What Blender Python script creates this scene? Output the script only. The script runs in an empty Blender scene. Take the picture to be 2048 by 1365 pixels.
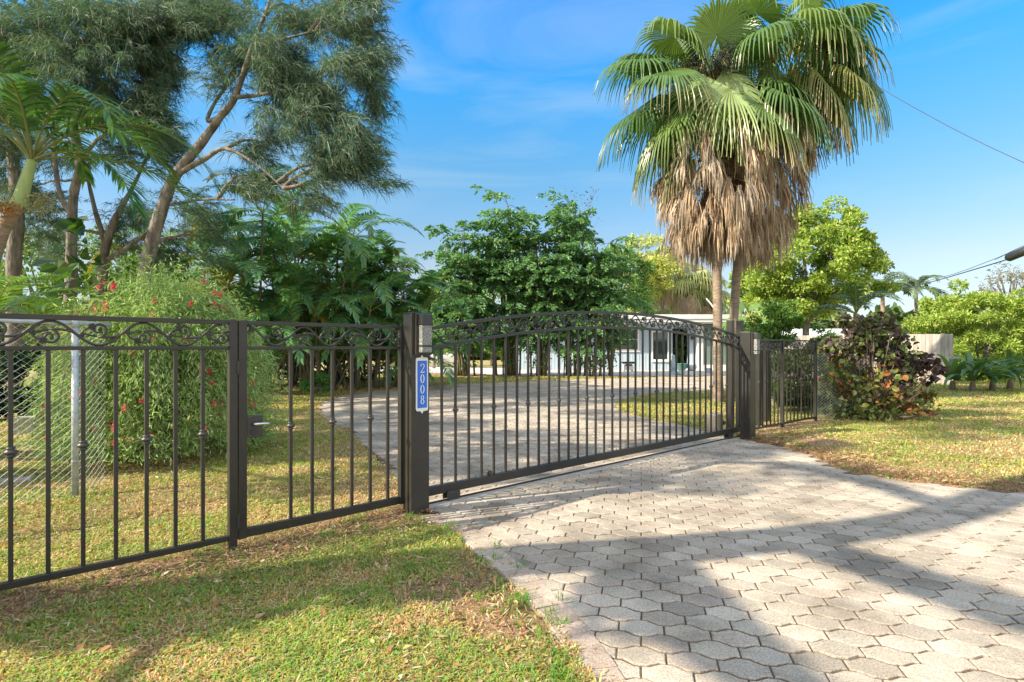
import bpy, math, random
import numpy as np
from mathutils import Vector, Matrix, noise as mnoise

random.seed(7); RNG = np.random.default_rng(7)
SC = bpy.context.scene
COL = SC.collection
R = math.radians
CAM_H = 1.5; F = 1120.0; CX = 1024.0; HY = 695.0     # lens measured from the fence and gate lines

def P(px, py, D):            # measured position of a point seen at px,py standing D metres away
    return np.array([(px-CX)/F*D, D, CAM_H+(HY-py)/F*D])
def G(px, py):               # ground position
    D = CAM_H*F/(py-HY); return ((px-CX)/F*D, D)

SUN_AZ = np.array([.927, .374]); SUN_EL = R(35.6)
SH = np.array([1.294, .522])          # shadow shift per metre of height

# ------------------------------------------------------------------ mesh builder
class MB:
    def __init__(s): s.v=[]; s.f=[]; s.c=[]; s.n=0; s.m=[]
    def add(s, v, f, col=None, mi=0):
        v = np.asarray(v, float).reshape(-1,3)
        if not isinstance(f, list): f=[f]
        for a in f:
            a = np.asarray(a, int)
            if a.ndim==1: a=a[None,:]
            s.f.append(a+s.n); s.m.append(np.full(len(a), mi, int))
        s.v.append(v)
        c = np.ones((len(v),4))
        if col is not None: c[:,:3] = np.asarray(col)
        s.c.append(c); s.n += len(v)
    def build(s, name, mat, parent=None, smooth=False, loc=None, bevel=0):
        v = np.concatenate(s.v); me = bpy.data.meshes.new(name)
        me.vertices.add(len(v)); me.vertices.foreach_set('co', v.astype(np.float32).ravel())
        loops = np.concatenate([a.ravel() for a in s.f]); tot = np.concatenate([np.full(len(a), a.shape[1]) for a in s.f])
        st = np.concatenate([[0], np.cumsum(tot)[:-1]])
        me.loops.add(len(loops)); me.loops.foreach_set('vertex_index', loops.astype(np.int32))
        me.polygons.add(len(tot)); me.polygons.foreach_set('loop_start', st.astype(np.int32))
        try: me.polygons.foreach_set('loop_total', tot.astype(np.int32))
        except Exception: pass
        me.polygons.foreach_set('material_index', np.concatenate(s.m).astype(np.int32))
        me.polygons.foreach_set('use_smooth', np.full(len(tot), smooth))
        at = me.color_attributes.new('Col', 'FLOAT_COLOR', 'POINT')
        at.data.foreach_set('color', np.concatenate(s.c).astype(np.float32).ravel())
        for m in (mat if isinstance(mat,(list,tuple)) else [mat]): me.materials.append(m)
        me.update(calc_edges=True); me.validate()
        o = bpy.data.objects.new(name, me); COL.objects.link(o)
        if parent is not None: o.parent = parent
        if loc is not None: o.location = loc
        if bevel:
            b = o.modifiers.new('bevel','BEVEL'); b.width=bevel; b.segments=2; b.limit_method='ANGLE'
        return o
    # shapes
    def box(s, lo, hi, col=None, mi=0, M=None):
        lo=np.array(lo,float); hi=np.array(hi,float)
        v=np.array([[x,y,z] for z in (0,1) for y in (0,1) for x in (0,1)],float)*(hi-lo)+lo
        if M is not None: v = v@np.array(M)[:3,:3].T+np.array(M)[:3,3]
        s.add(v, np.array([[0,2,3,1],[4,5,7,6],[0,1,5,4],[2,6,7,3],[0,4,6,2],[1,3,7,5]]), col, mi)
    def tube(s, pts, rad, sides=6, col=None, mi=0, cap=True, flat=None, up=(0,0,1)):
        pts=np.asarray(pts,float); n=len(pts); rad=np.broadcast_to(np.asarray(rad,float),(n,))
        t=np.gradient(pts,axis=0); t/=np.linalg.norm(t,axis=1)[:,None]+1e-9
        up=np.array(up,float)
        a=np.cross(t,up); bad=np.linalg.norm(a,axis=1)<.15
        a[bad]=np.cross(t[bad],np.array([0.,1,0])); a/=np.linalg.norm(a,axis=1)[:,None]+1e-9
        for i in range(1,n):
            if np.dot(a[i],a[i-1])<0: a[i]=-a[i]
        b=np.cross(t,a)
        ang=np.arange(sides)/sides*2*math.pi+(math.pi/sides)
        fa,fb=(1,1) if flat is None else flat
        ring=(np.cos(ang)[None,:,None]*a[:,None,:]*fa+np.sin(ang)[None,:,None]*b[:,None,:]*fb)*rad[:,None,None]
        v=(pts[:,None,:]+ring).reshape(-1,3)
        i=np.arange(n-1)[:,None]*sides; j=np.arange(sides)[None,:]; k=(j+1)%sides
        f=np.stack([i+j,i+k,i+sides+k,i+sides+j],-1).reshape(-1,4)
        fl=[f]
        if cap: fl+= [np.arange(sides)[::-1][None,:], (np.arange(sides)+(n-1)*sides)[None,:]]
        s.add(v,fl,col,mi)
    def lathe(s, prof, sides=16, c=(0,0,0), col=None, mi=0):
        prof=np.asarray(prof,float); n=len(prof); ang=np.arange(sides)/sides*2*math.pi
        v=np.stack([prof[:,0][:,None]*np.cos(ang),prof[:,0][:,None]*np.sin(ang),np.repeat(prof[:,1][:,None],sides,1)],-1).reshape(-1,3)+np.array(c,float)
        i=np.arange(n-1)[:,None]*sides; j=np.arange(sides)[None,:]; k=(j+1)%sides
        s.add(v,[np.stack([i+j,i+k,i+sides+k,i+sides+j],-1).reshape(-1,4), np.arange(sides)[::-1][None,:], (np.arange(sides)+(n-1)*sides)[None,:]],col,mi)
    def blob(s, c, r, seed=0, amp=.15, col=None, nu=14, nv=9, mi=0, fr=1.3):
        c=np.array(c,float); r=np.array(r,float)*np.ones(3)
        pts=[]
        for i in range(nv+1):
            th=math.pi*i/nv
            for j in range(nu):
                ph=2*math.pi*j/nu; d=Vector((math.sin(th)*math.cos(ph),math.sin(th)*math.sin(ph),math.cos(th)))
                k=1+amp*mnoise.noise(d*fr+Vector((seed,seed*1.7,0)))*2
                pts.append(c+r*np.array(d)*k)
        i=np.arange(nv)[:,None]*nu; j=np.arange(nu)[None,:]; k=(j+1)%nu
        s.add(pts,np.stack([i+j,i+nu+j,i+nu+k,i+k],-1).reshape(-1,4),col,mi)

def empty(name, loc=(0,0,0), rz=0):
    o=bpy.data.objects.new(name,None); COL.objects.link(o); o.location=loc; o.rotation_euler=(0,0,rz); o.empty_display_size=.2
    return o
def tag(o, label=None, cat=None, group=None, kind=None):
    if label: o['label']=label
    if cat: o['category']=cat
    if group: o['group']=group
    if kind: o['kind']=kind
    return o

# ------------------------------------------------------------------ materials
def newmat(name):
    m=bpy.data.materials.new(name); m.use_nodes=True; nt=m.node_tree
    b=nt.nodes['Principled BSDF']; return m,nt,b,nt.nodes['Material Output']
def N(nt,t,**kw):
    n=nt.nodes.new(t)
    for k,v in kw.items():
        if k.startswith('i_'): n.inputs[k[2:].replace('_',' ')].default_value=v
        else: setattr(n,k,v)
    return n
def L(nt,a,b): nt.links.new(a,b)
def surf(name, c1, c2=None, scale=8, rough=.7, metal=0, bump=0, bscale=40, attr=False, spec=.5, lo=.35, hi=.65, coat=0, detail=6, stretch=None, bdist=.01):
    m,nt,b,out=newmat(name)
    tc=N(nt,'ShaderNodeTexCoord'); vec=tc.outputs['Object']
    if stretch:
        mp=N(nt,'ShaderNodeMapping'); mp.inputs['Scale'].default_value=stretch; L(nt,vec,mp.inputs['Vector']); vec=mp.outputs['Vector']
    if c2 is not None:
        nz=N(nt,'ShaderNodeTexNoise'); nz.inputs['Scale'].default_value=scale; nz.inputs['Detail'].default_value=detail; nz.inputs['Roughness'].default_value=.65; L(nt,vec,nz.inputs['Vector'])
        rp=N(nt,'ShaderNodeValToRGB'); rp.color_ramp.elements[0].position=lo; rp.color_ramp.elements[1].position=hi
        rp.color_ramp.elements[0].color=(*c1,1); rp.color_ramp.elements[1].color=(*c2,1); L(nt,nz.outputs['Fac'],rp.inputs['Fac']); c=rp.outputs['Color']
    else:
        rg=N(nt,'ShaderNodeRGB'); rg.outputs[0].default_value=(*c1,1); c=rg.outputs[0]
    if attr:
        a=N(nt,'ShaderNodeAttribute',attribute_name='Col'); mx=N(nt,'ShaderNodeMix',data_type='RGBA',blend_type='MULTIPLY'); mx.inputs['Factor'].default_value=1
        L(nt,c,mx.inputs['A']); L(nt,a.outputs['Color'],mx.inputs['B']); c=mx.outputs['Result']
    L(nt,c,b.inputs['Base Color']); b.inputs['Roughness'].default_value=rough; b.inputs['Metallic'].default_value=metal; b.inputs['Specular IOR Level'].default_value=spec
    b.inputs['Coat Weight'].default_value=coat
    if bump:
        n2=N(nt,'ShaderNodeTexNoise'); n2.inputs['Scale'].default_value=bscale; n2.inputs['Detail'].default_value=5; L(nt,vec,n2.inputs['Vector'])
        bp=N(nt,'ShaderNodeBump'); bp.inputs['Strength'].default_value=bump; bp.inputs['Distance'].default_value=bdist; L(nt,n2.outputs['Fac'],bp.inputs['Height']); L(nt,bp.outputs['Normal'],b.inputs['Normal'])
    return m
def leafmat(name, rough=.5, trans=.35, tint=(1.25,1.3,.6), spec=.4, vein=0):
    m,nt,b,out=newmat(name)
    a=N(nt,'ShaderNodeAttribute',attribute_name='Col')
    L(nt,a.outputs['Color'],b.inputs['Base Color']); b.inputs['Roughness'].default_value=rough; b.inputs['Specular IOR Level'].default_value=spec
    t=N(nt,'ShaderNodeBsdfTranslucent'); mx=N(nt,'ShaderNodeMix',data_type='RGBA',blend_type='MULTIPLY'); mx.inputs['Factor'].default_value=1; mx.inputs['B'].default_value=(*tint,1)
    L(nt,a.outputs['Color'],mx.inputs['A']); L(nt,mx.outputs['Result'],t.inputs['Color'])
    ms=N(nt,'ShaderNodeMixShader'); ms.inputs['Fac'].default_value=trans; L(nt,b.outputs[0],ms.inputs[1]); L(nt,t.outputs[0],ms.inputs[2]); L(nt,ms.outputs[0],out.inputs['Surface'])
    return m

M={}
M['iron']=surf('bronze painted metal',(.022,.021,.019),(.042,.039,.035),scale=3,rough=.36,bump=.2,bscale=50,lo=.3,hi=.75)
M['iron_dark']=surf('black iron casting',(.03,.03,.03),(.06,.056,.05),scale=20,rough=.42,bump=.2,bscale=80)
M['galv']=surf('galvanized steel',(.40,.44,.47),(.55,.59,.62),scale=12,rough=.45,metal=.35,bump=.1,bscale=70)
M['white']=surf('white paint',(.72,.73,.74),(.8,.8,.8),scale=4,rough=.5)
M['bluepaint']=surf('blue enamel',(.02,.14,.60),(.025,.16,.66),scale=10,rough=.3)
M['frost']=surf('seeded frosted glass',(.11,.115,.105),(.34,.35,.32),scale=110,rough=.2,bump=.8,bscale=120,lo=.45,hi=.55)
M['leaf']=leafmat('leaf')
M['frond']=leafmat('palm leaf',rough=.33,trans=.3,spec=.55)
M['dry']=leafmat('dry palm leaf',rough=.8,trans=.3,tint=(1.1,1,.8),spec=.2)
M['needle']=leafmat('pine needles',rough=.6,trans=.25)
M['grass']=leafmat('grass blades',rough=.6,trans=.35,spec=.25)
M['petal']=leafmat('petals',rough=.7,trans=.3,tint=(1,1,1))
M['bark']=surf('grey brown bark',(.10,.085,.07),(.30,.265,.225),scale=6,rough=.9,bump=.9,bscale=14,stretch=(1,1,.35),bdist=.05)
M['palmbark']=surf('palm trunk bark',(.20,.15,.11),(.36,.28,.21),scale=5,rough=.9,bump=.8,bscale=9,stretch=(1,1,5),bdist=.03)
M['stem']=surf('green brown cane',(.09,.08,.045),(.2,.17,.10),scale=3,rough=.6,attr=False,bump=.3,bscale=8,stretch=(1,1,4))
M['greenshaft']=surf('green crownshaft',(.30,.42,.14),(.42,.52,.22),scale=5,rough=.4,stretch=(3,3,.5))
M['twig']=surf('twig bark',(.16,.12,.09),(.26,.21,.16),scale=10,rough=.9)
M['soil']=surf('soil clods',(.09,.055,.035),(.2,.13,.085),scale=14,rough=.95,bump=.8,bscale=30)
# ------------------------------------------------------------------ ground plan
def curve(pts, n=6):
    pts=[np.array(p,float) for p in pts]; out=[]
    ext=[pts[0]*2-pts[1]]+pts+[pts[-1]*2-pts[-2]]
    for i in range(1,len(ext)-2):
        p0,p1,p2,p3=ext[i-1:i+3]
        for k in range(n):
            t=k/n; out.append(.5*((2*p1)+(-p0+p2)*t+(2*p0-5*p1+4*p2-p3)*t*t+(-p0+3*p1-3*p2+p3)*t**3))
    out.append(pts[-1]); return np.array(out)
edge_in=curve([(-.86,5.22),(-.62,5.0),(-.273,4.565),(-.023,4.052),(.122,3.784),(.292,3.34),(.385,3.094),(.50,2.629),(.55,2.2),(.56,1.4),(.5,0),(.3,-3)])
right_edge=curve([(12,-3),(14,4.2),(9,5.1),(6.5,5.55),(5.29,5.79),(4.74,6.065),(4.36,6.29),(4.06,6.72),(4.08,7.3),(4.11,8.0),(3.95,8.7),(3.7,9.3)],4)
APRON=np.concatenate([edge_in[::-1],[(-.78,5.36),(3.85,9.45)],right_edge[::-1]])
APRON=np.concatenate([edge_in[::-1],[(-.80,5.34)],[(3.80,9.4)],right_edge[::-1]])
inner_left=curve([(-.80,5.34),(-1.2,6.2),(-1.62,7.15),(-2.11,8.2),(-2.91,10.06),(-3.87,11.75),(-4.8,14),(-5.2,16),(-5.1,18.2),(-4.2,20.2),(-3.0,21.8),(-.5,23.7),(4.98,27.1),(10.5,29),(12.2,29.4)],4)
island=curve([(13.0,24.5),(12,21.2),(8.6,20.2),(6.07,19.1),(4.2,17.7),(2.9,15.3),(2.55,13.2),(2.9,11.75),(3.46,10.3),(3.80,9.42)],4)
INNER=np.concatenate([inner_left,[(13.2,27)],island])
PATIO=np.array([(-1,29.8),(4.5,28.6),(10,29.4),(13.2,30),(15.5,37),(-9,44),(-9,34),(-2,32.2)])
def inside(poly,x,y):
    x=np.asarray(x,float); y=np.asarray(y,float); r=np.zeros(x.shape,bool); n=len(poly)
    for i in range(n):
        x1,y1=poly[i]; x2,y2=poly[(i+1)%n]
        if y1==y2: continue
        c=((y1>y)!=(y2>y))&(x<(x2-x1)*(y-y1)/(y2-y1)+x1); r^=c
    return r
def vnoise(x,y,s,seed=0,oct=3):
    # smooth value noise, vectorised
    def one(x,y,sd):
        xi=np.floor(x).astype(int); yi=np.floor(y).astype(int); fx=x-xi; fy=y-yi
        fx=fx*fx*(3-2*fx); fy=fy*fy*(3-2*fy)
        def h(a,b):
            n=(a*374761393+b*668265263+sd*1442695041)&0x7fffffff; n=((n^(n>>13))*1274126177)&0x7fffffff; return ((n^(n>>16))&0xffff)/65535.
        return (h(xi,yi)*(1-fx)+h(xi+1,yi)*fx)*(1-fy)+(h(xi,yi+1)*(1-fx)+h(xi+1,yi+1)*fx)*fy
    r=0;a=1;t=0
    for o in range(oct):
        r=r+a*one(x*s*2**o+31.7*seed,y*s*2**o+17.3*seed,seed+o*7+1); t+=a; a*=.5
    return r/t
def pdist(poly,x,y,closed=False):
    d=np.full(np.shape(x),1e9); n=len(poly)
    for i in range(n if closed else n-1):
        a=np.array(poly[i]); b=np.array(poly[(i+1)%n]); ab=b-a; L2=(ab**2).sum()+1e-12
        t=np.clip(((x-a[0])*ab[0]+(y-a[1])*ab[1])/L2,0,1)
        d=np.minimum(d,np.hypot(x-a[0]-t*ab[0],y-a[1]-t*ab[1]))
    return d
FA=np.array([-.784,5.353]); FU=np.array([.7495,.6621])   # gate line
F0=np.array([-.870,5.237]); U0=np.array([.7355,.6775]); V0=np.array([.6775,-.7355])
fence_line=[tuple(F0+U0*-5),tuple(F0),tuple(FA+FU*6.14),(6.21,11.44)]
def dry_mask(x,y):    # 1 = bare brown soil and straw, 0 = green
    n=vnoise(x,y,.9,3); m=np.clip((n-.45)*6,0,1)*np.where((x>4.3)|(x*V0[0]+y*V0[1]<F0[0]*V0[0]+F0[1]*V0[1]),.55,.95)
    df=pdist(fence_line,x,y); m=np.maximum(m,np.clip(1.35-df/np.where((x-F0[0])*V0[0]+(y-F0[1])*V0[1]>0,.42,.27),0,1)*(.65+.45*vnoise(x,y,3,9)))
    de=np.minimum(pdist(right_edge,x,y),pdist(edge_in,x,y)+.15); m=np.maximum(m,np.clip(1.3-pdist(right_edge,x,y)/.75,0,1)*(.7+.5*vnoise(x,y,2.3,5))); m=np.maximum(m,np.clip(1.15-de/.55,0,1)*(.45+.55*vnoise(x,y,2.3,5)))
    m=np.maximum(m,np.clip(1.1-np.hypot((x-4.7)/.75,(y-8.6)/.8),0,1)*1.3)           # mound by the right post
    di=pdist(inner_left,x,y); m=np.maximum(m,np.clip(1-di/.7,0,1)*(.35+.65*vnoise(x,y,2,11)))
    m=np.maximum(m,((y>24.5)&(x>-7)&(x<7)&(y<34))*np.clip(1-np.abs(y-31.5)/3.,0,1)*1.2)
    m=np.maximum(m,np.clip(1-np.hypot((x+4.8)/4,(y-21)/2.4),0,1)*1.1)
    return np.clip(m,0,1)
def gheight(x,y):
    h=(vnoise(x,y,1.4,21)-.5)*.035
    h=h+np.clip(1-np.hypot((x-4.75)/.9,(y-8.4)/1.0),0,1)*.10
    h=h+np.clip(1-np.hypot((x-.2+1.2)/1.6,(y-2.4)/1.4),0,1)*.02
    return h
xs=np.arange(-15,20.01,.13); ys=np.arange(-2,42,.13)
GX,GY=np.meshgrid(xs,ys); paved=inside(APRON,GX,GY)|inside(INNER,GX,GY)|inside(PATIO,GX,GY)
de=np.minimum(pdist(APRON,GX,GY,True),pdist(INNER,GX,GY,True))
GZ=gheight(GX,GY)*np.clip(de/.5,0,1)+.006; GZ[paved]=-.06
nb_=(pdist(edge_in,GX,GY)<.29)&(GY<5.0); GZ[nb_]=np.minimum(GZ[nb_],-.03)
edgeb=(GX<xs[1])|(GX>xs[-2])|(GY<ys[1])|(GY>ys[-2]); GZ[edgeb]=-.05
dm=dry_mask(GX,GY)
g=MB(); nx=len(xs); ny=len(ys)
i=np.arange(ny-1)[:,None]*nx; j=np.arange(nx-1)[None,:]
gc=np.stack([dm.ravel()]*3,-1)
g.add(np.stack([GX.ravel(),GY.ravel(),GZ.ravel()],-1),np.stack([i+j,i+j+1,i+j+nx+1,i+j+nx],-1).reshape(-1,4),gc)
B=600; x0,x1,y0,y1=xs[0],xs[-1],ys[0],ys[-1]
g.add([(-B,-B,-.05),(B,-B,-.05),(B,B,-.05),(-B,B,-.05),(x0,y0,-.05),(x1,y0,-.05),(x1,y1,-.05),(x0,y1,-.05)],np.array([[0,1,5,4],[1,2,6,5],[2,3,7,6],[3,0,4,7]]),(.3,.3,.3))
def ground_mat():
    m,nt,b,out=newmat('soil and lawn floor'); tc=N(nt,'ShaderNodeTexCoord')
    def nz(s,d=8):
        n=N(nt,'ShaderNodeTexNoise'); n.inputs['Scale'].default_value=s; n.inputs['Detail'].default_value=d; n.inputs['Roughness'].default_value=.7; L(nt,tc.outputs['Object'],n.inputs['Vector']); return n
    def ramp(src,cs):
        r=N(nt,'ShaderNodeValToRGB'); e=r.color_ramp.elements
        e[0].position=cs[0][0]; e[0].color=(*cs[0][1],1); e[1].position=cs[-1][0]; e[1].color=(*cs[-1][1],1)
        for p,c in cs[1:-1]: k=e.new(p); k.color=(*c,1)
        L(nt,src,r.inputs['Fac']); return r.outputs['Color']
    a=N(nt,'ShaderNodeAttribute',attribute_name='Col')
    soil=ramp(nz(26).outputs['Fac'],[(.3,(.12,.065,.035)),(.5,(.34,.21,.125)),(.7,(.52,.36,.235))])
    lawn=ramp(nz(19).outputs['Fac'],[(.3,(.16,.17,.06)),(.5,(.34,.32,.12)),(.68,(.56,.46,.25))])
    mx=N(nt,'ShaderNodeMix',data_type='RGBA'); L(nt,a.outputs['Fac'],mx.inputs['Factor']); L(nt,lawn,mx.inputs['A']); L(nt,soil,mx.inputs['B'])
    L(nt,mx.outputs['Result'],b.inputs['Base Color']); b.inputs['Roughness'].default_value=.95; b.inputs['Specular IOR Level'].default_value=.15
    bp=N(nt,'ShaderNodeBump'); bp.inputs['Strength'].default_value=1; bp.inputs['Distance'].default_value=.03; L(nt,nz(45).outputs['Fac'],bp.inputs['Height']); L(nt,bp.outputs['Normal'],b.inputs['Normal'])
    return m
tag(g.build('ground',ground_mat(),smooth=True),'bare soil and lawn ground around the driveway',kind='structure')

# ------------------------------------------------------------------ pavers
def paver_mat(name, speck=True):
    m,nt,b,out=newmat(name); tc=N(nt,'ShaderNodeTexCoord'); a=N(nt,'ShaderNodeAttribute',attribute_name='Col')
    n1=N(nt,'ShaderNodeTexNoise'); n1.inputs['Scale'].default_value=95; n1.inputs['Detail'].default_value=8; n1.inputs['Roughness'].default_value=.8; L(nt,tc.outputs['Object'],n1.inputs['Vector'])
    r1=N(nt,'ShaderNodeValToRGB'); r1.color_ramp.elements[0].position=.36; r1.color_ramp.elements[0].color=(.42,.42,.42,1); r1.color_ramp.elements[1].position=.56; r1.color_ramp.elements[1].color=(1.12,1.12,1.12,1); L(nt,n1.outputs['Fac'],r1.inputs['Fac'])
    n2=N(nt,'ShaderNodeTexNoise'); n2.inputs['Scale'].default_value=1.7; n2.inputs['Detail'].default_value=7; n2.inputs['Roughness'].default_value=.65; L(nt,tc.outputs['Object'],n2.inputs['Vector'])
    r2=N(nt,'ShaderNodeValToRGB'); r2.color_ramp.elements[0].position=.36; r2.color_ramp.elements[0].color=(.62,.6,.57,1); r2.color_ramp.elements[1].position=.58; r2.color_ramp.elements[1].color=(1.05,1.03,1,1); L(nt,n2.outputs['Fac'],r2.inputs['Fac'])
    c=a.outputs['Color']
    for s in (r1,r2):
        mx=N(nt,'ShaderNodeMix',data_type='RGBA',blend_type='MULTIPLY'); mx.inputs['Factor'].default_value=1; L(nt,c,mx.inputs['A']); L(nt,s.outputs['Color'],mx.inputs['B']); c=mx.outputs['Result']
    L(nt,c,b.inputs['Base Color']); b.inputs['Roughness'].default_value=.85; b.inputs['Specular IOR Level'].default_value=.3
    n3=N(nt,'ShaderNodeTexNoise'); n3.inputs['Scale'].default_value=160; n3.inputs['Detail'].default_value=4; L(nt,tc.outputs['Object'],n3.inputs['Vector'])
    bp=N(nt,'ShaderNodeBump'); bp.inputs['Strength'].default_value=.7; bp.inputs['Distance'].default_value=.004; L(nt,n3.outputs['Fac'],bp.inputs['Height']); L(nt,bp.outputs['Normal'],b.inputs['Normal'])
    return m
M['paver']=paver_mat('concrete paver')
PL,PP=.236,.14; s_=.058; f_=PL/2-s_; d_=.020; h0=PP/2-d_; h1=PP/2+d_
shape=[(-PL/2,-h0),(-PL/2+f_/2,-h0),(-f_/2,-h1),(f_/2,-h1),(PL/2-f_/2,-h0),(PL/2,-h0)]
shape=np.array(shape+[(-x,-y) for x,y in shape]); NV=len(shape)
def ring(off,rnd=0):
    out=[]; n=NV
    for k in range(n):
        p0,p1,p2=shape[k-1],shape[k],shape[(k+1)%n]
        e1=(p1-p0)/np.linalg.norm(p1-p0); e2=(p2-p1)/np.linalg.norm(p2-p1)
        n1=np.array([-e1[1],e1[0]]); n2=np.array([-e2[1],e2[0]]); bi=n1+n2; bi/=np.linalg.norm(bi); out.append(p1+bi*off/max(.5,bi.dot(n1)))
    return np.array(out)
rA,rB,rC=ring(.0095),ring(.0042),ring(.0024)
ang=R(-13); ce,se=math.cos(ang),math.sin(ang)
def lay(poly,name,label,bb,seed):
    rng=np.random.default_rng(seed)
    U=np.arange(-260,260); V=np.arange(-260,330); uu,vv=np.meshgrid(U,V)
    lx=uu*PL+(vv%2)*PL/2; ly=vv*PP
    x=lx*ce-ly*se; y=lx*se+ly*ce
    m=(x>bb[0])&(x<bb[1])&(y>bb[2])&(y<bb[3]); x,y=x[m],y[m]
    m=inside(poly,x,y)|((pdist(edge_in,x,y)<.11)&(y<5.0)); x,y=x[m],y[m]; n=len(x)
    pal=np.array([(.55,.51,.445),(.51,.465,.405),(.56,.525,.47),(.50,.43,.385),(.45,.43,.385),(.58,.54,.47),(.53,.46,.41),(.42,.40,.37)])*.93
    c=(pal[rng.integers(0,len(pal),n)]*.5+np.array([.60,.52,.415])*.5)*rng.uniform(.88,1.10,(n,1))
    mo=vnoise(x,y,.55,41); c*= (0.72+.33*mo)[:,None]; st_=np.clip((vnoise(x,y,1.9,43)-.60)*6,0,1)*rng.uniform(0,1,n); c*= (1-.35*st_)[:,None]
    tx=rng.normal(0,.006,n); ty=rng.normal(0,.009,n); tz=rng.normal(0,.0014,n); jr=rng.normal(0,.012,n)
    vs=[]
    for rr,dz in ((rA,0.),(rB,-.0035),(rC,-.02)):
        rr=rr*np.array([.993,.942])
        X0=rr[None,:,0]*np.cos(jr)[:,None]-rr[None,:,1]*np.sin(jr)[:,None]; Y0=rr[None,:,0]*np.sin(jr)[:,None]+rr[None,:,1]*np.cos(jr)[:,None]
        Z=dz+X0*tx[:,None]+Y0*ty[:,None]+tz[:,None]
        vs.append(np.stack([x[:,None]+X0*ce-Y0*se,y[:,None]+X0*se+Y0*ce,Z],-1))
    v=np.stack(vs,1).reshape(-1,3); base=(np.arange(n)*3*NV)[:,None]
    k=np.arange(NV); k2=(k+1)%NV
    top=base+k[None,:]
    q=np.stack([k+NV,k2+NV,k2,k],-1); q2=np.stack([k+2*NV,k2+2*NV,k2+NV,k+NV],-1)
    qq=np.concatenate([q,q2])
    sides=(base[:,None,:]+qq[None]).reshape(-1,4)
    mb=MB(); mb.add(v,[top,sides]); col=np.repeat(c,3*NV,0); mb.c[0][:,:3]=col
    return mb
sandm=surf('joint sand',(.07,.045,.028),(.16,.11,.07),scale=30,rough=.95,bump=.5,bscale=90)
for poly,name,label,bb,sd in ((APRON,'driveway','pale interlocking paver driveway outside the gate',(-3,10,.6,10),1),(INNER,'courtyard','paver court curving behind the sliding gate',(-7,20,5,32),2)):
    mb=lay(poly,name,label,bb,sd)
    pv=np.array([(a,b,-.008) for a,b in poly]); mb.add(pv,np.arange(len(pv))[None,:],(1,1,1),1)
    o=mb.build(name,[M['paver'],sandm]); tag(o,label,kind='structure')
# soldier course bricks along the curved left edge
bk=MB(); d=np.cumsum(np.r_[0,np.hypot(*np.diff(edge_in,axis=0).T)]); t=.3; k=0; rng=np.random.default_rng(5)
while t<d[-1]-2.5:
    x=np.interp(t,d,edge_in[:,0]); y=np.interp(t,d,edge_in[:,1]); x2=np.interp(t+.02,d,edge_in[:,0]); y2=np.interp(t+.02,d,edge_in[:,1])
    e=np.array([x2-x,y2-y]); e/=np.linalg.norm(e); n_=np.array([e[1],-e[0]])   # outward (grass side)
    if n_[0]>0: n_=-n_
    w=.053; ll=.20+rng.normal(0,.008); z=.005+rng.normal(0,.002); tlt=rng.normal(0,.02)
    def q(a,b): return [x+e[0]*a+n_[0]*b,y+e[1]*a+n_[1]*b]
    c_=np.array([(.50,.41,.35),(.44,.36,.31),(.52,.45,.38)][rng.integers(0,3)])*rng.uniform(.85,1.1)
    loop=lambda i_,zz:[q(-w+i_,.004+i_)+[zz],q(w-i_,.004+i_)+[zz],q(w-i_,ll-i_)+[zz+tlt*ll],q(-w+i_,ll-i_)+[zz+tlt*ll]]
    v=loop(.007,z)+loop(.001,z-.006)+loop(.001,-.03)
    f=[[0,1,2,3]]+[[4+a,4+(a+1)%4,(a+1)%4,a] for a in range(4)]+[[8+a,8+(a+1)%4,4+(a+1)%4,4+a] for a in range(4)]
    bk.add(v,np.array(f),c_); t+=.114
tag(bk.build('kerb',M['paver']),'pinkish brick edging between the front lawn and the driveway',kind='structure')
pt=MB(); v=[(a,b,.0) for a,b in PATIO]; pt.add(v,np.arange(len(v))[None,:])
tag(pt.build('patio',surf('pale patio concrete',(.50,.44,.41),(.62,.56,.53),scale=1.2,rough=.85)),'pale patio in front of the house',kind='structure')

# ------------------------------------------------------------------ grass blades
def blades(x,y,h,w,col,seed,curl=.5):
    rng=np.random.default_rng(seed); n=len(x); az=rng.uniform(0,2*math.pi,n); ln=rng.uniform(.3,1.7,n)
    dx=np.cos(az); dy=np.sin(az); sx=-dy*w/2; sy=dx*w/2
    z0=gheight(x,y)*np.clip(np.minimum(pdist(APRON,x,y,True),pdist(INNER,x,y,True))/.5,0,1)+.002
    hh=h; m1=ln*.35*hh; m2=ln*hh
    v=np.empty((n,5,3))
    v[:,0]=np.stack([x-sx,y-sy,z0],-1); v[:,1]=np.stack([x+sx,y+sy,z0],-1)
    v[:,2]=np.stack([x+dx*m1+sx*.8,y+dy*m1+sy*.8,z0+hh*.62],-1); v[:,3]=np.stack([x+dx*m1-sx*.8,y+dy*m1-sy*.8,z0+hh*.62],-1)
    v[:,4]=np.stack([x+dx*m2,y+dy*m2,z0+hh*(1-.35*ln)],-1)
    b=(np.arange(n)*5)[:,None]
    return v.reshape(-1,3),[b+np.array([0,1,2,3]),b+np.array([3,2,4])],np.repeat(col,5,0)
rng=np.random.default_rng(11)
n=1500000; r=2.0*np.exp(rng.uniform(0,math.log(34/2.0),n)); th=rng.uniform(-.83,.83,n)   # density falls with distance
x=r*np.sin(th); y=r*np.cos(th)
x+=0; m=~(inside(APRON,x,y)|inside(INNER,x,y)|inside(PATIO,x,y)); m&=(y>2.1)&(y<33)
db=pdist(edge_in,x,y); m&=~((db<.05+.24*vnoise(x,y,3.1,17))&(y<5.1)&(rng.uniform(0,1,n)<.96))
x,y,r=x[m],y[m],r[m]
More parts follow.
